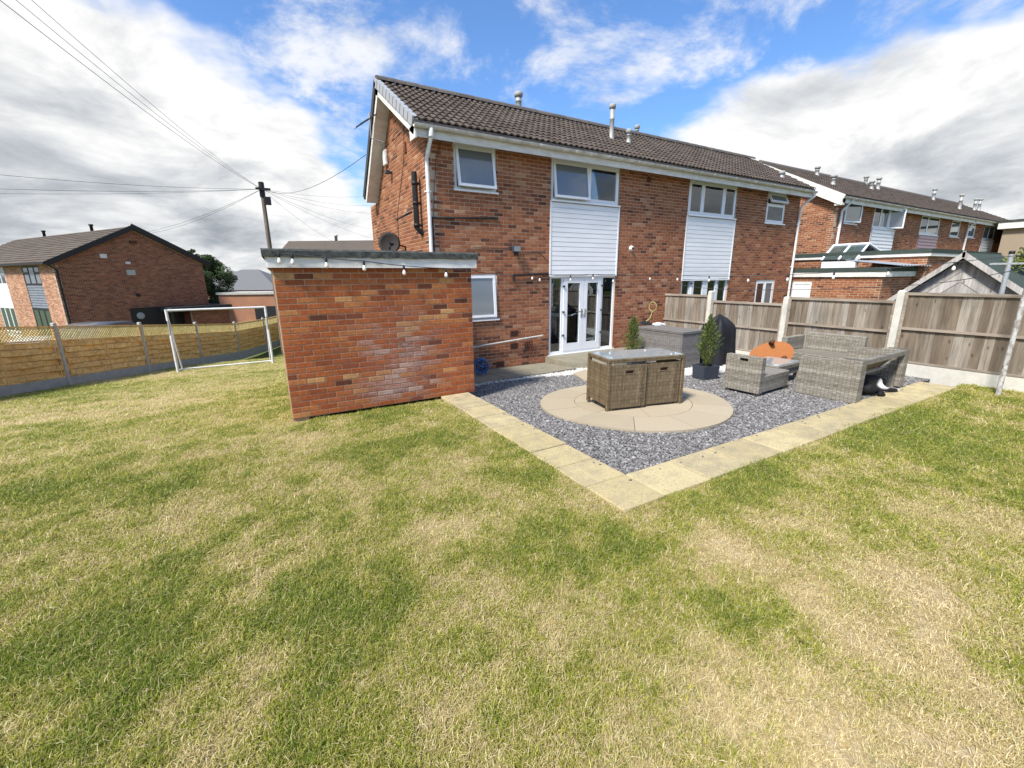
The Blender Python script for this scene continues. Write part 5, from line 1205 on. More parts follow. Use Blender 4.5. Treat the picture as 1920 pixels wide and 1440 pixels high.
# ------------------------------------------------------------------ telegraph pole and wires
PY = 28.; pt = py(489, 341, PY); pb = Vector((pt.x, PY, tz(pt.x, PY)-.2))
pole = thing('telegraph_pole', 'wooden telegraph pole with many wires rising behind the garage', 'pole', pb)
MB().tube([pb, pt], [.14, .095], 12).build('shaft', MATS['pole_wood'], pole)
MB().tube([pt-Vector((0,0,.75)), pt-Vector((0,0,.02))], .14, 10).build('junction_sleeve', MATS['black_plastic'], pole)
MB().box(pt.x-.3, pt.x+.4, pt.y-.25, pt.y-.12, pt.z-.42, pt.z-.32).build('bracket', MATS['black_plastic'], pole)
MB().cbox(pt.x+.05, pt.x+.35, pt.y-.3, pt.y-.1, pt.z-1.15, pt.z-.75, .02).build('junction_box', MATS['black_plastic'], pole)
def wire(a, b_, sag, label, group=None, r_=.012):
    a, b_ = Vector(a), Vector(b_); pts = []
    for k in range(17):
        t = k/16; p = a.lerp(b_, t); p.z -= sag*4*t*(1-t); pts.append(p)
    o = MB().tube(pts, r_, 5, False).build('overhead_wire', MATS['wire'], None); tag(o, label, 'wire', group); return o
top = pt-Vector((0,.0,.35))
for (x, y, d, s_, rr), w_ in zip(((-16,-12,7,.22,.006), (6,-20,7.2,.22,.005), (30,-26,7.4,.22,.005)), ('lowest', 'middle', 'highest')):
    wire(top, at_depth(x, y, d), s_, w_+' of three overhead cables running from pole to top left corner', 'cables to the top left', rr)
wire(top, at_depth(-60, 322, 16), .15, 'upper level wire running left from the telegraph pole', None, .007)
wire(top, at_depth(-60, 352, 16), .12, 'lower of the level wires running left from the telegraph pole', None, .007)
wire(top, at_depth(-60, 362, 18), .12, 'lowest level wire running left from the telegraph pole', None, .006)
for (x, y), w_ in zip(((262, 437), (285, 437)), ('upper', 'lower')): wire(top, at_depth(x, y, 34), .3, w_+' of two wires descending left from the pole towards the gable house', 'wires to the left house', .008)
wire(top, pxx(686, 290, HX0-.25), .5, 'wire rising right from the pole to the main house gable', None, .007)
for (x, y, d), w_ in zip(((705,365,40), (700,385,40), (700,400,40), (700,430,40), (710,450,40), (640,460,36)), ('topmost', 'second highest', 'third highest', 'third lowest', 'second lowest', 'lowest')):
    wire(top, at_depth(x, y, d), .3, w_+' of six faint wires fanning right from the pole behind the main house', 'wires fanning right behind the house', .006)

# ------------------------------------------------------------------ terrace beyond on the right
TY, TX0, TX1, TZ = 9.0, 19.75, 44., -.4
tp = lambda x, y: py(x, y, TY)
ter = thing('brick_terrace', 'long brick terrace with brown tiled roof behind the right-hand fence', 'house', (TX0, TY, TZ))
TM = frame((TX0, TY, TZ)); tr = lambda x0, x1, y0, y1: (tp(x0,(y0+y1)/2).x-TX0, tp(x1,(y0+y1)/2).x-TX0, tp((x0+x1)/2,y1).z-TZ, tp((x0+x1)/2,y0).z-TZ)
tw = [tr(1585,1608,376,420), tr(1638,1681,387,430), tr(1726,1762,404,441), tr(1783,1800,412,445), tr(1814,1829,417,446), tr(1844,1865,423,450)]
TE = tp(1600, 375).z-TZ+.05
tops = TE-.04
brick_wall(ter, TM, TX1-TX0, TE, [(a, c, z0, min(z1, TE-.1)) for a, c, z0, z1 in tw], 0, MATS['house_brick'], MATS['mortar'], None, 'wall')
sets = [[(0,1,0,1,'greenish_glass',.22,'side')], [(0,.33,0,1,'dark_glass',0,None),(.33,.67,0,1,'greenish_glass',0,None),(.67,1,0,1,'frosted_glass',.6,'side')], [(0,.38,0,1,'dark_glass',0,None),(.38,1,0,1,'dark_glass',0,None)], [(0,1,0,1,'greenish_glass',0,None)], [(0,1,0,.72,'frosted_glass',0,None),(0,1,.72,1,'frosted_glass',0,None)], [(0,.5,0,1,'frosted_glass',0,None),(.5,1,0,1,'frosted_glass',0,None)]]
for w, l in zip(tw, sets): window(ter, TM, w[0], w[1], w[2], min(w[3], TE-.1), l)
for i, mt in ((1,'cladding'), (2,'mauve_cladding'), (5,'cladding')):
    w = tw[i]; zb = w[2]-1.35; cp = MB(TM).box(w[0]-.02, w[1]+.02, -.02, .01, zb, w[2]-.04).build('cladding_panel', MATS[mt], ter)
    for j in range(9): MB(TM).add([(w[0],-.045,zb+j*.145),(w[1],-.045,zb+j*.145),(w[1],-.024,zb+.138+j*.145),(w[0],-.024,zb+.138+j*.145),(w[0],-.021,zb+j*.145),(w[1],-.021,zb+j*.145)],[(0,1,2,3),(4,5,1,0)]).build('cladding_board', MATS[mt], cp)
TVX = TX0-.22; te = Vector((TVX, TY-.3, TE+TZ-.02)); tr_ = Vector((TVX, 12.15, 6.44)); LT = TX1-TVX
TGW = 15.4-TY
def ttop(u):
    if u == 'poly': return [(0,0),(TGW,0),(TGW,TE-.05),(TGW-(12.15-TY),6.44-TZ-.15),(0,TE-.05)]
    y = TGW-u; return TE-.05+(6.44-TZ-.15-TE+.05)*(y/(12.15-TY) if y < 12.15-TY else (TGW-y)/(TGW-12.15+TY))
brick_wall(ter, frame((TX0-.002, TY+TGW, TZ), -math.pi/2), TGW, 6.9, [], 0, MATS['house_brick'], MATS['mortar'], ttop, 'gable_wall')
ex = Vector((LT,0,0)); bk_ = Vector((TVX, 15.6, te.z)); dn = Vector((0,0,-.08))
troof = MB().add([te,te+ex,tr_+ex,tr_,bk_+ex,bk_]+[v+dn for v in (te,te+ex,tr_+ex,tr_,bk_+ex,bk_)], [(0,1,2,3),(3,2,4,5),(7,6,9,8),(8,9,11,10),(6,0,3,9),(9,3,5,11),(6,7,1,0),(1,7,8,2),(2,8,10,4)]).build('roof', MATS['ridge_tile'], ter)
roof_tiles(troof, slope_frame(te, te+ex, tr_), LT, (tr_-te).length, 0, MATS['roof_tile'])
MB().tube([tr_+Vector((0,0,.0)), tr_+ex], .13, 8).build('ridge', MATS['ridge_tile'], troof)
for (a, c, s_) in ((te, tr_, 1), (bk_, tr_, -1)):
    MB(slope_frame(a, a+Vector((s_,0,0)), c)).box(-.03 if s_ > 0 else -.0, .0 if s_ > 0 else .03, -.06, (c-a).length, -.34, .03).build('barge_board', MATS['white_painted'], ter)
MB().box(TVX, TX0, TY-.28, TY-.02, te.z-.34, te.z-.1).build('box_end', MATS['white_painted'], ter)
MB().box(TVX+.02, TX1, TY-.28, TY-.255, te.z-.26, te.z-.05).box(TVX+.02, TX1, TY-.254, TY-.005, te.z-.12, te.z-.10).build('fascia', MATS['white_painted'], ter)
gutter(ter, TVX, TX1, TY-.34, te.z-.06, .06)
for x in (1570, 1812):
    p = tp(x, 430); downpipe(ter, [(p.x+.1, TY-.34, te.z-.12), (p.x, TY-.06, te.z-.5), (p.x, TY-.06, te.z-.6), (p.x, TY-.06, TZ+.1)], .05)
def on_tslope(x, y):
    n_ = (tr_-te).cross(Vector((1,0,0))).normalized(); d = ray(x, y); o = Vector((0,0,EYE)); return o+d*((te-o).dot(n_)/d.dot(n_))
for (x, y, h) in ((1531,330,.42), (1561,348,.42), (1619,346,.45), (1633,356,.42), (1645,356,.6), (1749,376,.7), (1798,393,.85), (1826,395,.75), (1834,396,.8)):
    p = on_tslope(x, y); p.z = min(p.z, 6.42); p.y = min(p.y, 12.1); flue(ter, p, h, .085)
# white conservatory roof in front of the terrace
c = py(1606, 458, 8.0); cons = thing('conservatory', 'white-framed conservatory roof in front of the brick terrace', 'conservatory', (c.x, 8.0, TZ))
b = MB(); zc, ze = c.z, c.z-.55; y0_, y1_ = 7.62, 8.75; xl, xr = c.x-.75, c.x+2.3
b.tube([(c.x,y0_,zc),(c.x,y1_,zc)], .05, 6)
for y_ in (y0_, (y0_+y1_)/2, y1_): b.tube([(xl,y_,ze),(c.x,y_,zc),(xr,y_,ze)], .042, 6)
b.tube([(xl,y0_,ze),(xr,y0_,ze)], .05, 6); b.build('roof_frame', MATS['upvc'], cons)
MB().add([(xl,y0_+.02,ze),(c.x,y0_+.02,zc-.02),(c.x,y1_,zc-.02),(xl,y1_,ze),(xr,y0_+.02,ze),(xr,y1_,ze)], [(0,1,2,3),(1,4,5,2)]).build('roof_glass', MATS['greenish_glass'], cons)
MB().box(xl+.05, xr-.05, y0_+.03, y1_, TZ, ze-.05).build('body', MATS['upvc'], cons)
# tan rendered building at the far right edge
c = py(1880, 418, 8.4); tb = thing('rendered_building', 'tan rendered building with white fascia at the far right edge', 'building', (c.x+4, 6.0, TZ))
MB().box(c.x, c.x+9, 4.2, 8.3, TZ, c.z-.35).build('wall', MATS['tan_render'], tb); MB().box(c.x-.25, c.x+9.3, 4.0, 8.5, c.z-.34, c.z+.02).build('fascia', MATS['white_painted'], tb); MB().box(c.x-.3, c.x+9.4, 3.95, 8.55, c.z+.021, c.z+.12).build('roof', MATS['felt'], tb)
# ------------------------------------------------------------------ neighbours' flat garages beyond the fence
def flat_garage(label, X, far_y, corner, fas, feltm, w, door=None, notch=None):
    c = pxx(*corner, X); zt = c.z; t_ = thing('flat_garage', label, 'garage', (X, c.y, TZ)); H_ = zt-TZ
    ops_ = [door(X, c.y, far_y)] if door else []
    L_ = far_y-c.y
    brick_wall(t_, frame((X, far_y, TZ), -math.pi/2), L_, H_, ops_, 0, MATS['house_brick'], MATS['mortar'], None, 'wall', thick=.15)
    brick_wall(t_, frame((X+.002, c.y-.002, TZ)), w, H_, [], 0, MATS['house_brick'], MATS['mortar'], None, 'wall', thick=.15)
    MB().box(X-.06, X-.035, c.y-.06, far_y, zt, zt+fas).box(X-.06, X+w+.05, c.y-.085, c.y-.061, zt, zt+fas).build('fascia_board', MATS['white_painted'], t_)
    ny = notch or far_y-.01
    MB().prism([(X-.08,c.y-.10),(X+w+.08,c.y-.10),(X+w+.08,ny),(X+.66,ny),(X+.66,far_y),(X-.08,far_y)], zt+fas+.001, zt+fas+.13).build('felt_roof', MATS[feltm], t_)
    MB().prism([(X-.03,c.y-.05),(X+w,c.y-.05),(X+w,ny-.02),(X+.64,ny-.02),(X+.64,far_y-.01),(X-.03,far_y-.01)], zt+.01, zt+fas).build('roof_deck', MATS['felt'], t_)
    for (a, cc, z0, z1) in ops_:
        M = frame((X, far_y, TZ), -math.pi/2); b = MB(M); bars(b, a, cc, z0, z1, .06, .01, .07); b.box(a+.06, cc-.06, .03, .05, z0+.06, z1-.06); bars(b, a+.13, cc-.13, z0+.15, z1-.13, .03, .018, .03); b.build('door', MATS['upvc'], t_)
    return t_
fg = flat_garage('lower brick garage with white fascia and white side door beyond the right fence', 16.75, 9.3, (1655,519), .16, 'green_felt', 2.7, lambda X, cy, fy: (fy-pxx(1486,530,X).y, fy-pxx(1522,530,X).y, .3, pxx(1500,529,X).z-TZ))
flat_garage('upper brick garage with green felt roof edge, behind the lower white-fascia one', 18.95, 10.1, (1740,480), .10, 'green_felt', 2.9, None, 7.5)
# corrugated sheet leaning on the lower garage roof
c = pxx(1662, 512, 16.8); sh = MB(); vs = []; n = 40
for k in range(n+1):
    x = 16.9+2.3*k/n; z = .02*math.sin(k*1.6); vs += [(x, c.y-.3, c.z+.22+z), (x, c.y+1.2, c.z+.42+z)]
sh.add(vs, [(2*k,2*k+2,2*k+3,2*k+1) for k in range(n)]); tag(sh.build('corrugated_sheet', MATS['galvanised'], None), 'grey corrugated sheet lying on the lower garage roof corner', 'sheet')
# ------------------------------------------------------------------ wooden shed behind the fence
SX = 11.6
sa = pxx(1812, 478, SX); sl = pxx(1722, 545, SX); sr = pxx(1905, 545, SX)
sy0, sy1 = sr.y, sl.y; shed = thing('garden_shed', 'weathered shed with diagonal grey boards poking above the right fence', 'shed', (SX, sa.y, -.15))
F_ = frame((SX, sy1+.25, -.15), -math.pi/2); Wd = sy1-sy0+.5; ap = sy1+.25-sa.y; az_ = sa.z+.15; ez = sl.z+.15-.12
MB(F_).yprism([(0,0),(Wd,0),(Wd,ez),(ap,az_-.06),(0,ez)], .03, .1).build('gable_end', MATS['shed_board'], shed)
# boards laid parallel to each slope of the roof, meeting in the middle
k_ = random.Random(8)
for sg in (-1, 1):
    run_, rise = (ap if sg < 0 else Wd-ap), az_-.06-ez
    for j in range(6):
        d0, d1 = .05+j*.20, .05+j*.20+.185; b = MB(F_); b.rnd = k_.random(); yy = .022-.004*(j % 2)-(.002 if sg < 0 else 0); xe = ap+sg*run_*1.0; lo = ez-.9
        xa, xb_ = ap+sg*.012, xe; za0, zb0 = az_-.06-d0, ez-d0; za1, zb1 = az_-.06-d1, ez-d1
        vs = [(xa,yy,za1),(xb_,yy,zb1),(xb_,yy,zb0),(xa,yy,za0)]; vs += [(x,.03,z) for x,_,z in vs]
        b.add(vs, [(0,1,2,3) if sg > 0 else (3,2,1,0),(0,4,5,1),(1,5,6,2),(2,6,7,3),(3,7,4,0)]); b.build('board', MATS['shed_board'], shed)
for (x0_, z0_, x1_, z1_, sg) in ((-.2,ez-.14,ap+.02,az_+.02,1), (Wd+.2,ez-.14,ap-.02,az_+.02,-1)):
    b = MB(F_); b.add([(x0_,-.12,z0_),(x1_,-.12,z1_),(x1_,2.0,z1_),(x0_,2.0,z0_),(x0_,-.12,z0_+.05),(x1_,-.12,z1_+.05),(x1_,2.0,z1_+.05),(x0_,2.0,z0_+.05)], [(0,1,2,3),(7,6,5,4),(0,4,5,1),(2,6,7,3),(1,5,6,2),(3,7,4,0)]); b.build('roof_slope', MATS['green_felt'], shed)
    b = MB(F_); b.add([(x0_,-.14,z0_-.06),(x1_,-.14,z1_-.06),(x1_,-.14,z1_+.055),(x0_,-.14,z0_+.055),(x0_,-.122,z0_-.06),(x1_,-.122,z1_-.06),(x1_,-.122,z1_+.055),(x0_,-.122,z0_+.055)], [(0,1,2,3),(7,6,5,4),(3,2,6,7),(0,4,5,1)]); b.build('barge_board', MATS['shed_board'], shed)
# grey steel post behind the fence, pale clothes pole in front of it
p = pxx(1897, 476, 10.9); gp_ = thing('steel_post', 'grey steel post standing behind the right fence beside the shed', 'post', (10.9, p.y, tz(10.9, p.y)))
MB().tube([(10.9,p.y,tz(10.9,p.y)-.05),(10.9,p.y,p.z)], .034, 12).build('shaft', MATS['galvanised'], gp_); MB().lathe([(.038,0),(.038,.045),(.02,.05)], 12, (10.9,p.y,p.z)).build('cap', MATS['black_plastic'], gp_); MB().box(10.87,10.93,p.y-.22,p.y+.22,p.z-.17,p.z-.14).build('cross_piece', MATS['galvanised'], gp_)
c = g(1871, 738); cp_ = thing('clothes_pole', 'mottled pale clothes pole on the lawn edge at the far right', 'pole', (c.x, c.y, c.z))
MB().tube([(c.x,c.y,c.z-.06),(c.x,c.y,c.z+2.55)], .031, 12).build('shaft', MATS['pole_paint'], cp_)
MB().tube([(c.x-.12,c.y,c.z+2.5),(c.x+.12,c.y,c.z+2.5)], .012, 8).build('hook_bar', MATS['galvanised'], cp_)
CPT = Vector((c.x, c.y, c.z+2.0))
# bush behind the fence at the right edge
c = pxx(1905, 505, 12.8); tree('bush', 'light green bush behind the shed at right edge', (c.x, c.y, tz(12.8, c.y)), 2.2, .6, 21, 'bush_leaf', 1400, .05, .04, .2)

# ------------------------------------------------------------------ wicker furniture
def wz(x, y): return tz(max(x, 3.), y)
tx, ty, ta = 4.6, 4.36, -.24; tzb = wz(tx, ty)+.008
dt = thing('wicker_table', 'brown wicker garden table with pale glass top on the stone circle', 'table', (tx, ty, tzb), ta); M = WM[dt.name]
TWd, TD, TH = 1.21, .62, .725; BW = MATS['brown_wicker']
MB(M).cbox(-TWd/2, TWd/2, -TD/2, TD/2, TH-.055, TH, .008).build('table_frame', BW, dt)
MB(M).box(-TWd/2+.03, TWd/2-.03, -TD/2+.03, TD/2-.03, TH+.001, TH+.008).build('glass_top', MATS['table_glass'], dt)
for sx in (-1, 1):
    for sy in (-1, 1): MB(M).cbox(sx*(TWd/2-.025)-.025, sx*(TWd/2-.025)+.025, sy*(TD/2-.025)-.025, sy*(TD/2-.025)+.025, 0, TH-.056, .005).build('leg', BW, dt)
MB(M).box(-TWd/2+.008, -TWd/2+.03, -TD/2+.052, TD/2-.052, .075, TH-.1).build('side_panel', BW, dt); MB(M).box(TWd/2-.03, TWd/2-.008, -TD/2+.052, TD/2-.052, .075, TH-.1).build('side_panel', BW, dt)
def cube_chair(label, ox, oy, face):
    """chair pushed under the table: outer back panel faces -y when face=1"""
    t_ = thing('cube_chair', label, 'chair', M @ Vector((ox, oy, 0)), ta+(0 if face > 0 else math.pi), 'cube chairs tucked under the wicker table'); K = WM[t_.name]; w, d_, h = .535, .50, .635
    b = MB(K); hs = (-.06, .06, h-.115, h-.070)
    b.box(-w/2, hs[0], 0, .045, .045, h); b.box(hs[1], w/2, 0, .045, .045, h); b.box(hs[0], hs[1], 0, .045, .045, hs[2]); b.box(hs[0], hs[1], 0, .045, hs[3], h)
    bp = b.build('back_panel', BW, t_)
    MB(K).box(hs[0]-.004, hs[1]+.004, .03, .05, hs[2]-.004, hs[3]+.004).build('handle_hole', MATS['dark_wood'], bp)
    b = MB(K); bars(b, hs[0]-.008, hs[1]+.008, hs[2]-.008, hs[3]+.008, .008, -.004, .0); b.build('handle_rim', BW, bp)
    MB(K).box(-w/2+.002, w/2-.002, .046, d_, .30, .36).build('seat', BW, t_)
    for sx in (-1, 1):
        MB(K).box(sx*w/2-(.04 if sx > 0 else 0)+(.001 if sx < 0 else -.001), sx*w/2+(0 if sx > 0 else .04)+(.001 if sx < 0 else -.001), .046, d_, .05, .46).build('arm_panel', BW, t_)
        for yy in (.012, d_-.035): MB(K).box(sx*(w/2-.028)-.016, sx*(w/2-.028)+.016, yy, yy+.03, 0, .049).build('leg', BW, t_)
    return t_
cube_chair('brown wicker cube chair under the table, the one nearer its left corner', -.285, -TD/2-.012, 1)
cube_chair('brown wicker cube chair under the table, the one nearer the grey armchair', .275, -TD/2+.02, 1)
GWm = MATS['grey_wicker']
# armless lounge chair
lx, ly, la = 6.86, 3.88, .06; lc = thing('lounge_chair', 'low grey wicker lounge chair with handle slot in its back, beside the coffee table', 'chair', (lx, ly, wz(lx, ly)-.012), la); M = WM[lc.name]
w, d_ = .92, .56
b = MB(M); x0, x1 = -w/2, -w/2+.11; h = .59; hz0, hz1 = h-.085, h-.035
b.box(x0, x1, -d_/2, -.065, .04, h); b.box(x0, x1, .065, d_/2, .04, h); b.box(x0, x1, -.065, .065, .04, hz0); b.box(x0, x1, -.065, .065, hz1, h); bp = b.build('back', GWm, lc)
MB(M).box(x0+.05, x0+.06, -.064, .064, hz0, hz1).build('handle_hole', MATS['black_plastic'], bp)
MB(M).cbox(x1+.001, w/2, -d_/2+.002, d_/2-.002, .04, .30, .012).build('seat_base', GWm, lc)
for sx in (-1, 1):
    for sy in (-1, 1): MB(M).box(sx*(w/2-.06)-.03, sx*(w/2-.06)+.03, sy*(d_/2-.05)-.03, sy*(d_/2-.05)+.03, 0, .039).build('foot', GWm, lc)
# coffee table
cx_, cy_ = 7.78, 4.12; ct = thing('coffee_table', 'grey wicker coffee table with glass top between lounge chair and sofa', 'table', (cx_, cy_, wz(cx_, cy_)-.012), .06); M = WM[ct.name]
MB(M).cbox(-.5, .35, -.3, .3, .25, .33, .01).build('table_frame', GWm, ct); MB(M).box(-.47, .32, -.27, .27, .331, .339).build('glass_top', MATS['table_glass'], ct)
for sx in (-.455, .305):
    for sy in (-.255, .255): MB(M).box(sx-.045, sx+.045, sy-.045, sy+.045, 0, .249).build('leg', GWm, ct)
MB(M).box(-.40, .25, -.28, -.255, .15, .249).build('apron', GWm, ct)
# sofa, seen from behind
sx_, sy_ = 8.09, 3.06; sf = thing('wicker_sofa', 'grey wicker sofa with open back frame, its back towards the paving edge', 'sofa', (sx_, sy_, wz(sx_, sy_)-.012), .035); M = WM[sf.name]
SW, SD, SH = 1.80, .80, .62
for sg in (-1, 1):
    xo = sg*SW/2; xi = xo-sg*.13; x0, x1 = min(xo,xi), max(xo,xi); n = 14; prof = [(-SD/2,.0),(SD/2,.0)]
    up = []
    for k in range(n+1):
        y_ = SD/2-SD*k/n; up.append((y_, SH-.045*sstep(-.16,.06,y_)))
    poly = prof+up; vs = [(x0,y_,z) for y_,z in poly]+[(x1,y_,z) for y_,z in poly]; m_ = len(poly)
    MB(M).add(vs, [tuple(range(m_))[::-1], tuple(range(m_,2*m_))]+[(i,(i+1)%m_,m_+(i+1)%m_,m_+i) for i in range(m_)]).build('arm', GWm, sf)
xi = SW/2-.131
MB(M).box(-xi, xi, -SD/2, -SD/2+.075, SH-.075, SH-.003).build('top_rail', GWm, sf)
MB(M).box(-xi, -xi+.04, -SD/2+.002, -SD/2+.07, .02, SH-.076).box(xi-.04, xi, -SD/2+.002, -SD/2+.07, .02, SH-.076).build('back_post', GWm, sf)
for k in range(3):
    a0 = -xi+.05+k*(2*xi-.1)/3; a1 = a0+(2*xi-.1)/3-.03
    MB(M).add([(a0,-SD/2+.09,SH-.08),(a1,-SD/2+.09,SH-.08),(a1,-SD/2+.24,.34),(a0,-SD/2+.24,.34),(a0,-SD/2+.13,SH-.08),(a1,-SD/2+.13,SH-.08),(a1,-SD/2+.28,.34),(a0,-SD/2+.28,.34)], [(0,3,2,1),(4,5,6,7),(0,1,5,4),(1,2,6,5),(2,3,7,6),(3,0,4,7)]).build('back_panel', BW, sf)
MB(M).tube([(-xi+.02,-SD/2+.20,.325),(xi-.02,-SD/2+.20,.325)], .012, 8).tube([(xi-.30,-SD/2+.22,.33),(xi-.22,-SD/2+.09,SH-.08)], .01, 6).build('steel_bar', MATS['galvanised'], sf)
MB(M).box(-xi, xi, -SD/2+.29, SD/2-.001, .20, .33).build('seat', GWm, sf)
MB(M).box(-xi, xi, SD/2-.05, SD/2-.002, .03, .199).build('apron', GWm, sf)
# corner module with its back to the fence
qx, qy = 9.35, 4.05; cm = thing('sofa_module', 'grey wicker sofa module with its back against the board fence', 'sofa', (qx, qy, wz(qx, qy)-.012), .02); M = WM[cm.name]
MB(M).cbox(-.42, .30, -.52, .52, .04, .33, .012).build('seat', GWm, cm); MB(M).cbox(.301, .42, -.50, .50, .04, .67, .012).build('back', GWm, cm); MB(M).cbox(-.40, .30, .521, .62, .04, .60, .012).build('arm', GWm, cm)
for sx in (-.36, .36):
    for sy in (-.46, .56): MB(M).box(sx-.03, sx+.03, sy-.03, sy+.03, 0, .039).build('foot', GWm, cm)
# storage box
bx0, by, ba = 7.50, 6.50, .02; sb = thing('storage_box', 'long grey wicker storage box by the house wall', 'storage box', (bx0, by, wz(bx0, by)-.02), ba); M = WM[sb.name]
SWm = MATS['storage_wicker']
MB(M).cbox(0, .66, -.62, .62, 0, .76, .01).build('body', SWm, sb); MB(M).cbox(-.012, .675, -.635, .635, .762, .815, .01).build('lid', SWm, sb)
for yy in (-.59, .59): MB(M).box(-.006, .0, yy-.015, yy+.015, .01, .755).build('corner_trim', SWm, sb)
TOPZ = wz(bx0, by)-.02+.815
# things on the box: coiled yellow hose, white shoe-like cloth and a dark cloth
def blob(name, label, cat, c, r_, zs, mt, seed, n=10):
    k = random.Random(seed); b = MB(); b.smooth = True; vs = []; m_ = 14
    for i in range(n+1):
        th = math.pi*i/n*.5
        for j in range(m_):
            a = 2*math.pi*j/m_; rr = r_*math.cos(th)*(1+.22*math.sin(3*a+seed)+.1*k.uniform(-1,1)); vs.append((c[0]+rr*math.cos(a)*1.3, c[1]+rr*math.sin(a), c[2]+r_*zs*math.sin(th)*(1+.15*math.sin(2*a))))
    b.add(vs, [(i*m_+j,i*m_+(j+1)%m_,(i+1)*m_+(j+1)%m_,(i+1)*m_+j) for i in range(n) for j in range(m_)]+[tuple(range(m_))[::-1]]); return tag(b.build(name, MATS[mt], None), label, cat)
d = ray(1234, 609); hp = Vector((0,0,EYE))+d*((TOPZ-EYE)/d.z)
blob('white_cloth', 'crumpled white cloth lying on the storage box lid', 'cloth', (hp.x, hp.y, TOPZ), .13, .42, 'upvc', 3)
d = ray(1208, 608); hp2 = Vector((0,0,EYE))+d*((TOPZ-EYE)/d.z)
blob('dark_cloth', 'dark cloth heap at the back end of the storage box lid', 'cloth', (hp2.x, hp2.y, TOPZ), .15, .5, 'black_plastic', 5)
c = pxx(1224, 574, 8.25); ht = thing('garden_tool', 'yellow looped handle tool leaning against the fence post above the box', 'garden tool', (hp2.x+.1, hp2.y, TOPZ))
lp = []
d = ray(1224, 575); ct_ = Vector((0,0,EYE))+d*((Vector((hp2.x,hp2.y)).length+.12)/Vector((d.x,d.y)).length)
for k in range(17): a = 2*math.pi*k/16; lp.append(ct_+Vector((.03*math.cos(a), -.085*math.cos(a), .11*math.sin(a))))
MB().tube(lp, .008, 6).build('loop', MATS['yellow_plastic'], ht)
MB().tube([ct_-Vector((0,0,.11)), ct_+Vector((-.04,.03,-.28)), Vector((hp2.x+.04,hp2.y+.08,TOPZ+.005))], [.009,.012,.018], 6).build('shaft', MATS['yellow_plastic'], ht)
# ------------------------------------------------------------------ covered barbecue
qx, qy = 8.72, 5.92; bq = thing('covered_barbecue', 'barbecue under a black fabric cover against the fence', 'barbecue', (qx, qy, wz(qx, qy)-.02)); bz = wz(qx, qy)-.02
b = MB(); b.smooth = True; vs = []; m_ = 48; prof = [(1.06,0),(1.03,.10),(1.0,.25),(.97,.45),(.96,.62),(.97,.74),(.88,.83),(.66,.91),(.40,.99),(.18,1.06),(.0,1.10)]
for (f_, z) in prof:
    for j in range(m_):
        a = 2*math.pi*j/m_; fold = 1+(.10*math.sin(5*a+.6)+.05*math.sin(11*a+3*z)+.025*math.sin(17*a-4*z))*(1 if z < .7 else .45); sq = (abs(math.cos(a))**4+abs(math.sin(a))**4)**(-.25)
        vs.append((qx-.05*(z > .9)+.335*f_*fold*sq*math.cos(a), qy-.04*(z > .9)+.30*f_*fold*sq*math.sin(a), bz+z+.035*math.sin(5*a+.4)*(.6 < z < 1.0)))
b.add(vs, [(i*m_+j,i*m_+(j+1)%m_,(i+1)*m_+(j+1)%m_,(i+1)*m_+j) for i in range(len(prof)-1) for j in range(m_)]); b.build('cover', MATS['cover_fabric'], bq)
MB().tube([(qx-.355,qy-.12,bz+.02),(qx-.34,qy-.11,bz+.6),(qx-.26,qy-.08,bz+.92),(qx,qy,bz+1.10)], .008, 5).build('seam', MATS['cover_fabric'], bq)
# ------------------------------------------------------------------ planters and shrubs
def planter(name, label, x, y, sz, hp_, rot):
    z = wz(x, y)-.015; t_ = thing(name, label, 'planter', (x, y, z), rot); M = WM[t_.name]; s_ = sz/2; b = MB(M)
    b.add([(-s_*.92,-s_*.92,0),(s_*.92,-s_*.92,0),(s_*.92,s_*.92,0),(-s_*.92,s_*.92,0),(-s_,-s_,hp_),(s_,-s_,hp_),(s_,s_,hp_),(-s_,s_,hp_),(-s_+.025,-s_+.025,hp_),(s_-.025,-s_+.025,hp_),(s_-.025,s_-.025,hp_),(-s_+.025,s_-.025,hp_),(-s_+.025,-s_+.025,hp_-.05),(s_-.025,-s_+.025,hp_-.05),(s_-.025,s_-.025,hp_-.05),(-s_+.025,s_-.025,hp_-.05)],
          [(3,2,1,0),(0,1,5,4),(1,2,6,5),(2,3,7,6),(3,0,4,7),(4,5,9,8),(5,6,10,9),(6,7,11,10),(7,4,8,11),(8,9,13,12),(9,10,14,13),(10,11,15,14),(11,8,12,15)]); b.build('pot', MATS['dark_grey_plastic'], t_)
    MB(M).add([(-s_+.02,-s_+.02,hp_-.045),(s_-.02,-s_+.02,hp_-.045),(s_-.02,s_-.02,hp_-.045),(-s_+.02,s_-.02,hp_-.045)], [(0,1,2,3)]).build('soil', MATS['soil'], t_)
    return Vector((x, y, z+hp_-.05))
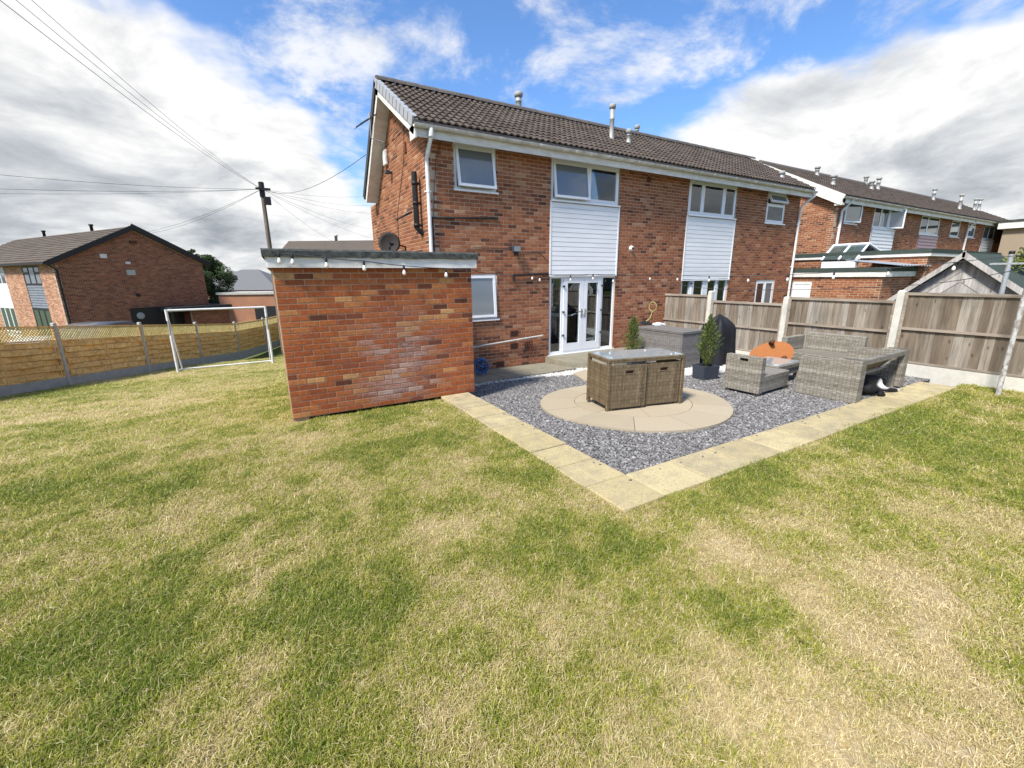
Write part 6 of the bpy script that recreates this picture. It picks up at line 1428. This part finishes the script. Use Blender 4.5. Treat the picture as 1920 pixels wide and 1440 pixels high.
def conifer(name, label, foot, h, w, seed, n):
    k = random.Random(seed); t_ = thing(name, label, 'shrub', foot); f = Vector(foot); b = MB(); b.tube([f, f+Vector((.01,0,h*.9))], [.016,.004], 6); b.build('stem', MATS['bark'], t_); b = MB()
    for _ in range(n):
        t = k.random()**.9; a = k.uniform(0,6.28); zz = h*(.05+.95*t); rr = w*(math.sin(math.pi*min(1,(t*.86+.13)))**.75)*k.uniform(.35,1.0)*(1+.35*math.sin(a*2+zz*9+seed))
        p0_ = f+Vector((math.cos(a)*rr*.25, math.sin(a)*rr*.25, zz-.05)); p1_ = f+Vector((math.cos(a)*rr, math.sin(a)*rr, zz+.05+.08*k.random())); dirn = (p1_-p0_)
        for q in range(7):
            c = p0_.lerp(p1_, .3+.1*q); dv = (dirn.normalized()+Vector((k.uniform(-.7,.7),k.uniform(-.7,.7),k.uniform(-.2,.8)))).normalized(); sd_ = dv.cross(Vector((k.uniform(-1,1),k.uniform(-1,1),k.uniform(-1,1)))).normalized(); s_ = k.uniform(.022,.042); b.rnd = k.random()
            b.add([c, c+dv*s_*.5+sd_*.007, c+dv*s_, c+dv*s_*.5-sd_*.007], [(0,1,2,3)])
    b.build('foliage', MATS['conifer_leaf'], t_); return t_
ft = planter('square_planter', 'square dark grey planter holding a conifer on the gravel', 7.02, 4.93, .33, .25, -.25)
conifer('potted_conifer', 'slender green conifer growing in the square grey planter', ft, .87, .205, 31, 540)
ft = planter('square_planter', 'dark planter hidden behind the wicker table near the doors', 7.35, 6.95, .33, .28, .1)
q = pxx(1180, 650, 7.35)
conifer('potted_conifer', 'bushy green conifer beside the doors behind the wicker table', Vector((7.0, 6.75, ft.z)), .80, .22, 33, 560)
# ------------------------------------------------------------------ upturned round wooden table leaning behind the chairs
c = pxx(1452, 663, 8.45); ot = thing('upturned_table', 'round orange wooden table tipped on edge showing three dark stub legs', 'table', (c.x, c.y, wz(c.x, c.y)))
TT = Matrix.Translation(c) @ Matrix.Rotation(rad(-50), 4, 'Z') @ Matrix.Rotation(rad(66), 4, 'X') @ Matrix.Rotation(rad(12), 4, 'Z')
pts = []
for k in range(40):
    a = 2*math.pi*k/40; rr = .315*(1+.30*max(0,math.cos(a-math.pi))**5+.03*math.sin(3*a)); pts.append((rr*math.cos(a)*1.05, rr*math.sin(a)*.78))
MB(TT).prism(pts, -.035, .0).build('top', MATS['orange_wood'], ot)
for (x, y) in ((-.02,.21), (.12,-.13), (-.27,-.10)):
    MB(TT @ Matrix.Translation((x, y, 0))).lathe([(.046,.0),(.044,.06),(.038,.135),(.034,.14)], 10).build('leg', MATS['dark_wood'], ot)
# ------------------------------------------------------------------ hose reel, pole on brackets, hanging tools by the house wall
c = py(902, 686, FY-.55); hr = thing('hose_reel', 'blue hose reel on the path beside the garage corner', 'hose reel', (c.x, c.y, wz(c.x, c.y)))
Rm = Matrix.Translation(c) @ Matrix.Rotation(rad(-20), 4, 'Z') @ Matrix.Rotation(math.pi/2, 4, 'X')
zc = .15
for zz in (-.06, .06):
    b = MB(Rm); b.tube([(.15*math.cos(2*math.pi*k/24), .15*math.sin(2*math.pi*k/24), zz) for k in range(25)], .013, 6, False)
    for k in range(5): an_ = 2*math.pi*k/5; b.tube([(.02*math.cos(an_), .02*math.sin(an_), zz), (.15*math.cos(an_), .15*math.sin(an_), zz)], .010, 6)
    b.lathe([(.035,zz-.012),(.035,zz+.012)], 12); b.build('reel_side', MATS['blue_plastic'], hr)
for i in range(5):
    b = MB(Rm); rr = .095; b.tube([(rr*math.cos(2*math.pi*k/20), rr*math.sin(2*math.pi*k/20), -.04+i*.02) for k in range(21)], .011, 6, False); b.build('hose_coil', MATS['dark_hose'], hr)
fz = wz(c.x, c.y)
MB().tube([(c.x-.1,c.y-.02,fz),(c.x-.02,c.y,c.z),(c.x,c.y,c.z+.20),(c.x+.02,c.y,c.z),(c.x+.12,c.y-.02,fz)], .012, 6).build('stand', MATS['blue_plastic'], hr)
a0, a1 = py(870, 654, FY-.09), py(1018, 629, FY-.09); wp_ = thing('wall_pole', 'long pale pole hung on brackets along the house wall', 'pole', (a0.x, a0.y, a0.z))
MB().tube([a0, a1], .022, 10).build('shaft', MATS['concrete'], wp_)
for t in (.10, .66, .95): q = a0.lerp(a1, t); MB().tube([q+Vector((0,-.025,0)), q+Vector((.01,0,-.03)), Vector((q.x+.04, FY, q.z-.09))], .007, 6).build('bracket', MATS['pipe_white'], wp_)
c = py(992, 650, FY-.05); tl_ = thing('hand_tools', 'small maroon and dark hand tools hanging on the house wall', 'tools', (c.x, c.y, c.z-.12))
for k, (dx_, L_, mt) in enumerate(((-.09,.24,'black_plastic'), (-.03,.20,'black_plastic'), (.03,.22,'maroon'), (.09,.18,'maroon'))):
    MB().tube([(c.x+dx_,c.y+.02,c.z+.10),(c.x+dx_*1.1,c.y,c.z+.0),(c.x+dx_*1.3,c.y+.01,c.z+.10-L_)], [.008,.016,.022], 6).build('tool', MATS[mt], tl_)
MB().tube([(c.x-.13,FY-.03,c.z+.105),(c.x+.13,FY-.03,c.z+.105)], .008, 6).build('hook_rail', MATS['black_plastic'], tl_)
# ------------------------------------------------------------------ festoon lights
fl = thing('festoon_lights', 'string of clear bulbs on black cable along garage, house wall and right fence', 'string lights', (GX, GY-.1, GH))
def run(pts, sag, name='cable'):
    out = []
    for a, c in zip(pts, pts[1:]):
        a, c = Vector(a), Vector(c)
        for k in range(8):
            t = k/8; p = a.lerp(c, t); p.z -= sag*4*t*(1-t); out.append(p)
    out.append(Vector(pts[-1])); MB().tube(out, .006, 6, False).build(name, MATS['wire'], fl); return out
def bulb(p):
    p = Vector(p); s_ = MB().lathe([(.013,-.055),(.016,-.05),(.016,-.004),(.008,.006)], 10, p).build('lamp_holder', MATS['black_plastic'], fl)
    MB().lathe([(.004,-.130),(.018,-.124),(.025,-.106),(.023,-.086),(.014,-.064),(.012,-.055)], 12, p).build('bulb', MATS['bulb_glass'], s_)
gpts = [py(x, y, GY-.12) for x, y in ((507,468),(522,474),(547,476),(611,483),(682,489),(757,498),(836,503),(886,507))]
run(gpts, .006)
for q in gpts[1:-1]: bulb(q)
hpts = [gpts[-1]] + [py(x, y, FY-.06) for x, y in ((925,512),(962,515),(1028,514),(1070,516),(1112,514),(1152,516),(1219,514))]
run(hpts, .02)
for q in [py(x, y, FY-.08) for x, y in ((998,514),(1012,517),(1070,517),(1112,515),(1150,520),(1219,516))]: bulb(q)
a0, a1 = py(964, 516, FY-.05), py(1028, 513, FY-.05)
MB().tube([a0, a1], .026, 8).tube([a0, a0-Vector((0,0,.14))], .03, 8).build('cable_bundle', MATS['black_plastic'], fl)
rp = [hpts[-1], CPT+Vector((0,0,.05))]; r2 = run(rp, .16)
for t in (.13,.26,.40,.52,.64,.76,.88):
    i = int(t*8); f_ = t*8-i; p = Vector(rp[0]).lerp(Vector(rp[1]), t); p.z -= .16*4*t*(1-t); bulb(p)
rp2 = [py(1160, 512, FY-.06), Vector((FENX, posts_y[1], post_top[1]+.05)), Vector((FENX-.02, posts_y[3], post_top[3]+.08)), CPT-Vector((0,0,.12))]
run(rp2, .05)
# ------------------------------------------------------------------ dog lying in the shade of the sofa
def skin_obj(name, verts, edges, radii, mt, root=0):
    me = bpy.data.meshes.new(name); me.from_pydata(verts, edges, []); o = bpy.data.objects.new(name, me); col.objects.link(o); WM[o.name] = Matrix()
    md = o.modifiers.new('skin', 'SKIN'); md.use_smooth_shade = True
    lay = me.skin_vertices[0] if me.skin_vertices else None
    if lay is None:
        bpy.context.view_layer.objects.active = o; o.select_set(True); bpy.ops.mesh.customdata_skin_add(); lay = me.skin_vertices[0]
    for i, r_ in enumerate(radii): lay.data[i].radius = (r_, r_) if not isinstance(r_, tuple) else r_; lay.data[i].use_root = (i == root)
    s2 = o.modifiers.new('sub', 'SUBSURF'); s2.levels = 2; s2.render_levels = 2
    me.materials.append(mt); return o
dp = g(1652, 741); dg = Vector((dp.x+.12, dp.y+.24, wz(dp.x, dp.y)))
def dog_fn(t):
    o = t.obj; n = t.noise(o, 30, 4)
    m1 = t.maprange(t.math('ADD', t.vmath('DISTANCE', t.vmath('MULTIPLY', o, (1,1,1)), (.46,-.02,.15)), t.math('MULTIPLY', n, .04)), .105, .075)
    m2 = t.maprange(t.math('ADD', t.vmath('DISTANCE', o, (.13,-.17,.13)), t.math('MULTIPLY', n, .04)), .12, .085)
    m3 = t.maprange(t.vmath('DISTANCE', o, (.36,-.30,.03)), .09, .06)
    c = t.mix(t.noise(o, 12, 3), (.006,.006,.007), (.016,.015,.015))
    return t.mix(t.math('MAXIMUM', t.math('MAXIMUM', m1, m2), m3), c, (.72,.71,.69)), t.noise(t.vmath('MULTIPLY', o, (1,1,2)), 60, 3)
mat('dog_coat', dog_fn, .6, .3)
V = [(-.30,.02,.12),(-.12,.03,.135),(.06,.02,.14),(.18,.0,.135),(.28,-.02,.13),(.37,-.03,.12),(.46,-.05,.085),(.53,-.07,.06),   # pelvis, back, chest, neck, head, muzzle
     (-.26,-.10,.09),(-.14,-.22,.06),(-.26,-.25,.035),(-.16,-.29,.025),                       # hind leg folded
     (.16,-.10,.08),(.10,-.20,.05),(.24,-.27,.03),(.34,-.30,.025),                             # near fore leg
     (.20,.09,.07),(.14,.16,.04),(.28,.19,.03),                                                # far fore leg
     (-.40,.04,.08),(-.52,-.03,.035),(-.60,-.12,.025),                                         # tail
     (.36,-.085,.165),(.36,-.115,.135),(.36,.035,.165),(.36,.065,.135)]                        # ears
E_ = [(0,1),(1,2),(2,3),(3,4),(4,5),(5,6),(6,7),(0,8),(8,9),(9,10),(10,11),(3,12),(12,13),(13,14),(14,15),(3,16),(16,17),(17,18),(0,19),(19,20),(20,21),(5,22),(22,23),(5,24),(24,25)]
Rr = [.115,.12,.13,.11,.075,.078,.05,.036,.09,.05,.032,.026,.06,.04,.03,.028,.06,.04,.028,.035,.028,.02,.022,.012,.022,.012]
dog = skin_obj('dog', V, E_, Rr, MATS['dog_coat']); dog.location = dg; dog.rotation_euler = (0,0,.04)
tag(dog, 'black and white dog lying in the shade behind the sofa', 'dog')
